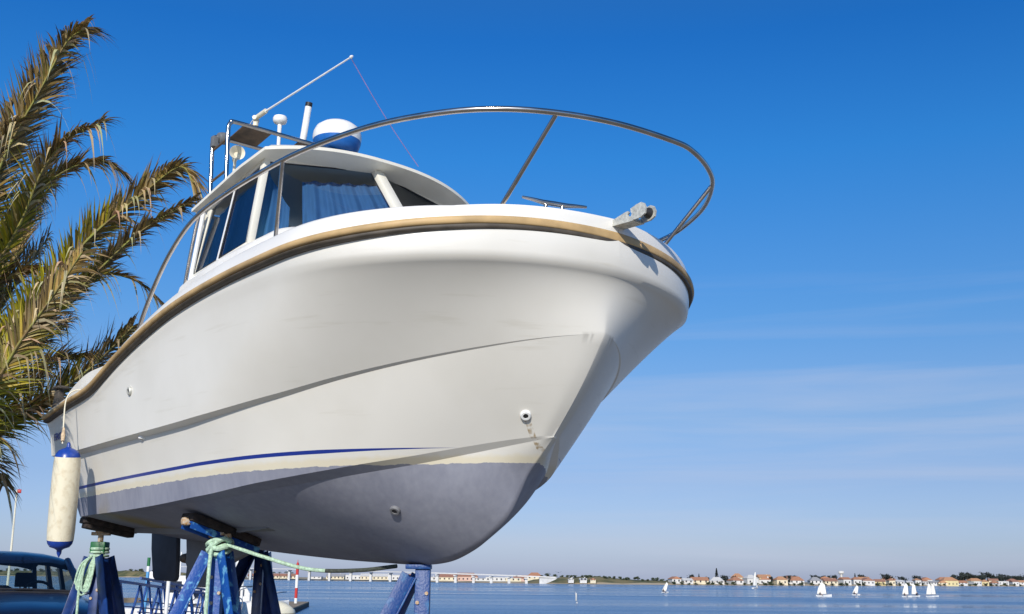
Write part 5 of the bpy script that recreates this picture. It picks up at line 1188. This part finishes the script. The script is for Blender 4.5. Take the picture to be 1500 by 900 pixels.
mb = MB(); mb.tube([(.74, .6, cz+.015), (.76, .1, cz+.035), (.74, -.5, cz+.03)], .012, 6); mb.tube([(.72, .2, cz+.02), (.70, -.4, cz+.05)], .01, 6); mb.box((.69, 0, cz-.0), (.12, 1.36, .035)); mb.build('wiper', 'carplastic', car)
mb = MB(); mb.box((.35, 0, cz-.16), (.5, 1.36, .30)); mb.lathe([(.12, 0), (.13, .06), (.05, .1)], (.28, -.05, cz-.03), (0, 0, 1), 16); mb.build('dashboard', 'carplastic', car, bevel=.05)
mb = MB(); mb.tube([V((.12, .36, cz-.06))+V((-.07*math.cos(a), .18*math.sin(a), .17*math.cos(a))) for a in [i/24*2*PI for i in range(24)]], .016, 8, closed=True); mb.tube([(.12, .36, cz-.06), (.35, .36, cz-.12)], .03, 8); mb.build('steering_wheel', 'carplastic', car)
for y in (-.36, .36):
    for x in (-.75,):
        s_ = empty('car_seat'); s_.parent = car; s_.location = (x, y, 0)
        mb = MB(); mb.box((.2, 0, .66), (.5, .48, .16)); mb.box((-.06, 0, .90), (.14, .44, .54), rot=M4.Rotation(-.22, 3, 'Y')); mb.build('seat', 'seat', s_, bevel=.05)
        mb = MB(); mb.box((-.15, 0, 1.33), (.10, .22, .16), rot=M4.Rotation(-.15, 3, 'Y')); mb.bar((-.13, .05, 1.2), (-.15, .05, 1.35), .015); mb.bar((-.13, -.05, 1.2), (-.15, -.05, 1.35), .015); mb.build('headrest', 'seat', s_, bevel=.045)
mb = MB(); mb.tube([(.05, -.60, RT-.06), (-.10, -.62, RT+.38)], .004, 5); mb.build('aerial', 'black', car)
g0c = car.matrix_world
mb = MB(); mb.box((2.31, 0, cz-.42), (.03, .9, .2)); mb.build('grille', 'carplastic', car, bevel=.01); mb = MB(); mb.box((2.31, 0, .52), (.2, 1.62, .18)); mb.build('bumper', 'carplastic', car, bevel=.04)

# ================================================================== sky and sun
SUN = V((-.14, -.99, 0)).normalized(); EL = math.radians(26)
sd = V((SUN.x*math.cos(EL), SUN.y*math.cos(EL), math.sin(EL)))
ld = bpy.data.lights.new('sun', 'SUN'); ld.energy = 4.35; ld.angle = math.radians(.53); ld.color = (1, .93, .83)
lo = bpy.data.objects.new('sun', ld); col.objects.link(lo); lo.rotation_euler = sd.to_track_quat('Z', 'Y').to_euler(); lo.location = (0, 0, 30)
w = bpy.data.worlds.new('World'); scene.world = w; w.use_nodes = True; nt = w.node_tree; bg = nt.nodes['Background']; L = nt.links
sky = nt.nodes.new('ShaderNodeTexSky'); sky.sky_type = 'NISHITA'; sky.sun_disc = False; sky.sun_elevation = EL; sky.sun_rotation = math.atan2(sd.x, sd.y); sky.air_density = 1.0; sky.dust_density = .6; sky.ozone_density = 3.0; sky.altitude = 0
hs_ = nt.nodes.new('ShaderNodeHueSaturation'); hs_.inputs['Saturation'].default_value = 1.0; hs_.inputs['Hue'].default_value = .5; L.new(sky.outputs[0], hs_.inputs['Color'])
tc = nt.nodes.new('ShaderNodeTexCoord'); mp = nt.nodes.new('ShaderNodeMapping'); mp.inputs['Scale'].default_value = (.9, .9, 15); mp.inputs['Rotation'].default_value = (.03, -.02, .3); L.new(tc.outputs['Generated'], mp.inputs[0])
nz = nt.nodes.new('ShaderNodeTexNoise'); nz.inputs['Scale'].default_value = 2.1; nz.inputs['Detail'].default_value = 8; nz.inputs['Roughness'].default_value = .55; nz.inputs['Distortion'].default_value = .4; L.new(mp.outputs[0], nz.inputs['Vector'])
r1 = nt.nodes.new('ShaderNodeMapRange'); r1.inputs[1].default_value = .46; r1.inputs[2].default_value = .78; r1.inputs[4].default_value = .46; L.new(nz.outputs['Fac'], r1.inputs[0])
sp = nt.nodes.new('ShaderNodeSeparateXYZ'); L.new(tc.outputs['Generated'], sp.inputs[0])
r2 = nt.nodes.new('ShaderNodeMapRange'); r2.inputs[1].default_value = .29; r2.inputs[2].default_value = .15; L.new(sp.outputs[2], r2.inputs[0])
r3 = nt.nodes.new('ShaderNodeMapRange'); r3.inputs[1].default_value = -.25; r3.inputs[2].default_value = .15; L.new(sp.outputs[0], r3.inputs[0])
m_ = nt.nodes.new('ShaderNodeMath'); m_.operation = 'MULTIPLY'; L.new(r1.outputs[0], m_.inputs[0]); L.new(r2.outputs[0], m_.inputs[1])
m2_ = nt.nodes.new('ShaderNodeMath'); m2_.operation = 'MULTIPLY'; L.new(m_.outputs[0], m2_.inputs[0]); L.new(r3.outputs[0], m2_.inputs[1])
mx = nt.nodes.new('ShaderNodeMix'); mx.data_type = 'RGBA'; L.new(m2_.outputs[0], mx.inputs[0]); 
cr_ = nt.nodes.new('ShaderNodeValToRGB'); el_ = cr_.color_ramp.elements
stops = [(0, (.55, .63, 1.1)), (.027, (.53, .595, .93)), (.087, (.50, .555, .80)), (.142, (.56, .63, .80)), (.228, (.385, .67, .93)), (.368, (.173, .70, 1.15)), (.464, (.10, .60, 1.15)), (.7, (.34, .66, .95)), (1, (.48, .66, .85))]
while len(el_) < len(stops): el_.new(.5)
for e_, (p_, c_) in zip(el_, stops): e_.position = p_; e_.color = (c_[0]/1.2, c_[1]/1.2, c_[2]/1.2, 1)
L.new(sp.outputs[2], cr_.inputs[0])
vm = nt.nodes.new('ShaderNodeVectorMath'); vm.operation = 'MULTIPLY'; L.new(hs_.outputs[0], vm.inputs[0]); L.new(cr_.outputs[0], vm.inputs[1])
vs_ = nt.nodes.new('ShaderNodeVectorMath'); vs_.operation = 'SCALE'; vs_.inputs['Scale'].default_value = 1.2; L.new(vm.outputs[0], vs_.inputs[0]); az_ = nt.nodes.new('ShaderNodeMapRange'); az_.inputs[1].default_value = -.4; az_.inputs[2].default_value = .35; az_.inputs[3].default_value = 1.36; az_.inputs[4].default_value = 1.2; L.new(sp.outputs[0], az_.inputs[0]); L.new(az_.outputs[0], vs_.inputs['Scale'])
L.new(vs_.outputs[0], mx.inputs[6]); mx.inputs[7].default_value = (4.6, 5.0, 6.2, 1)
L.new(mx.outputs[2], bg.inputs[0]); bg.inputs[1].default_value = .12
scene.view_settings.view_transform = 'Standard'; scene.view_settings.look = 'None'; scene.view_settings.exposure = 0; scene.view_settings.gamma = 1
scene.render.resolution_x = 1024; scene.render.resolution_y = 614
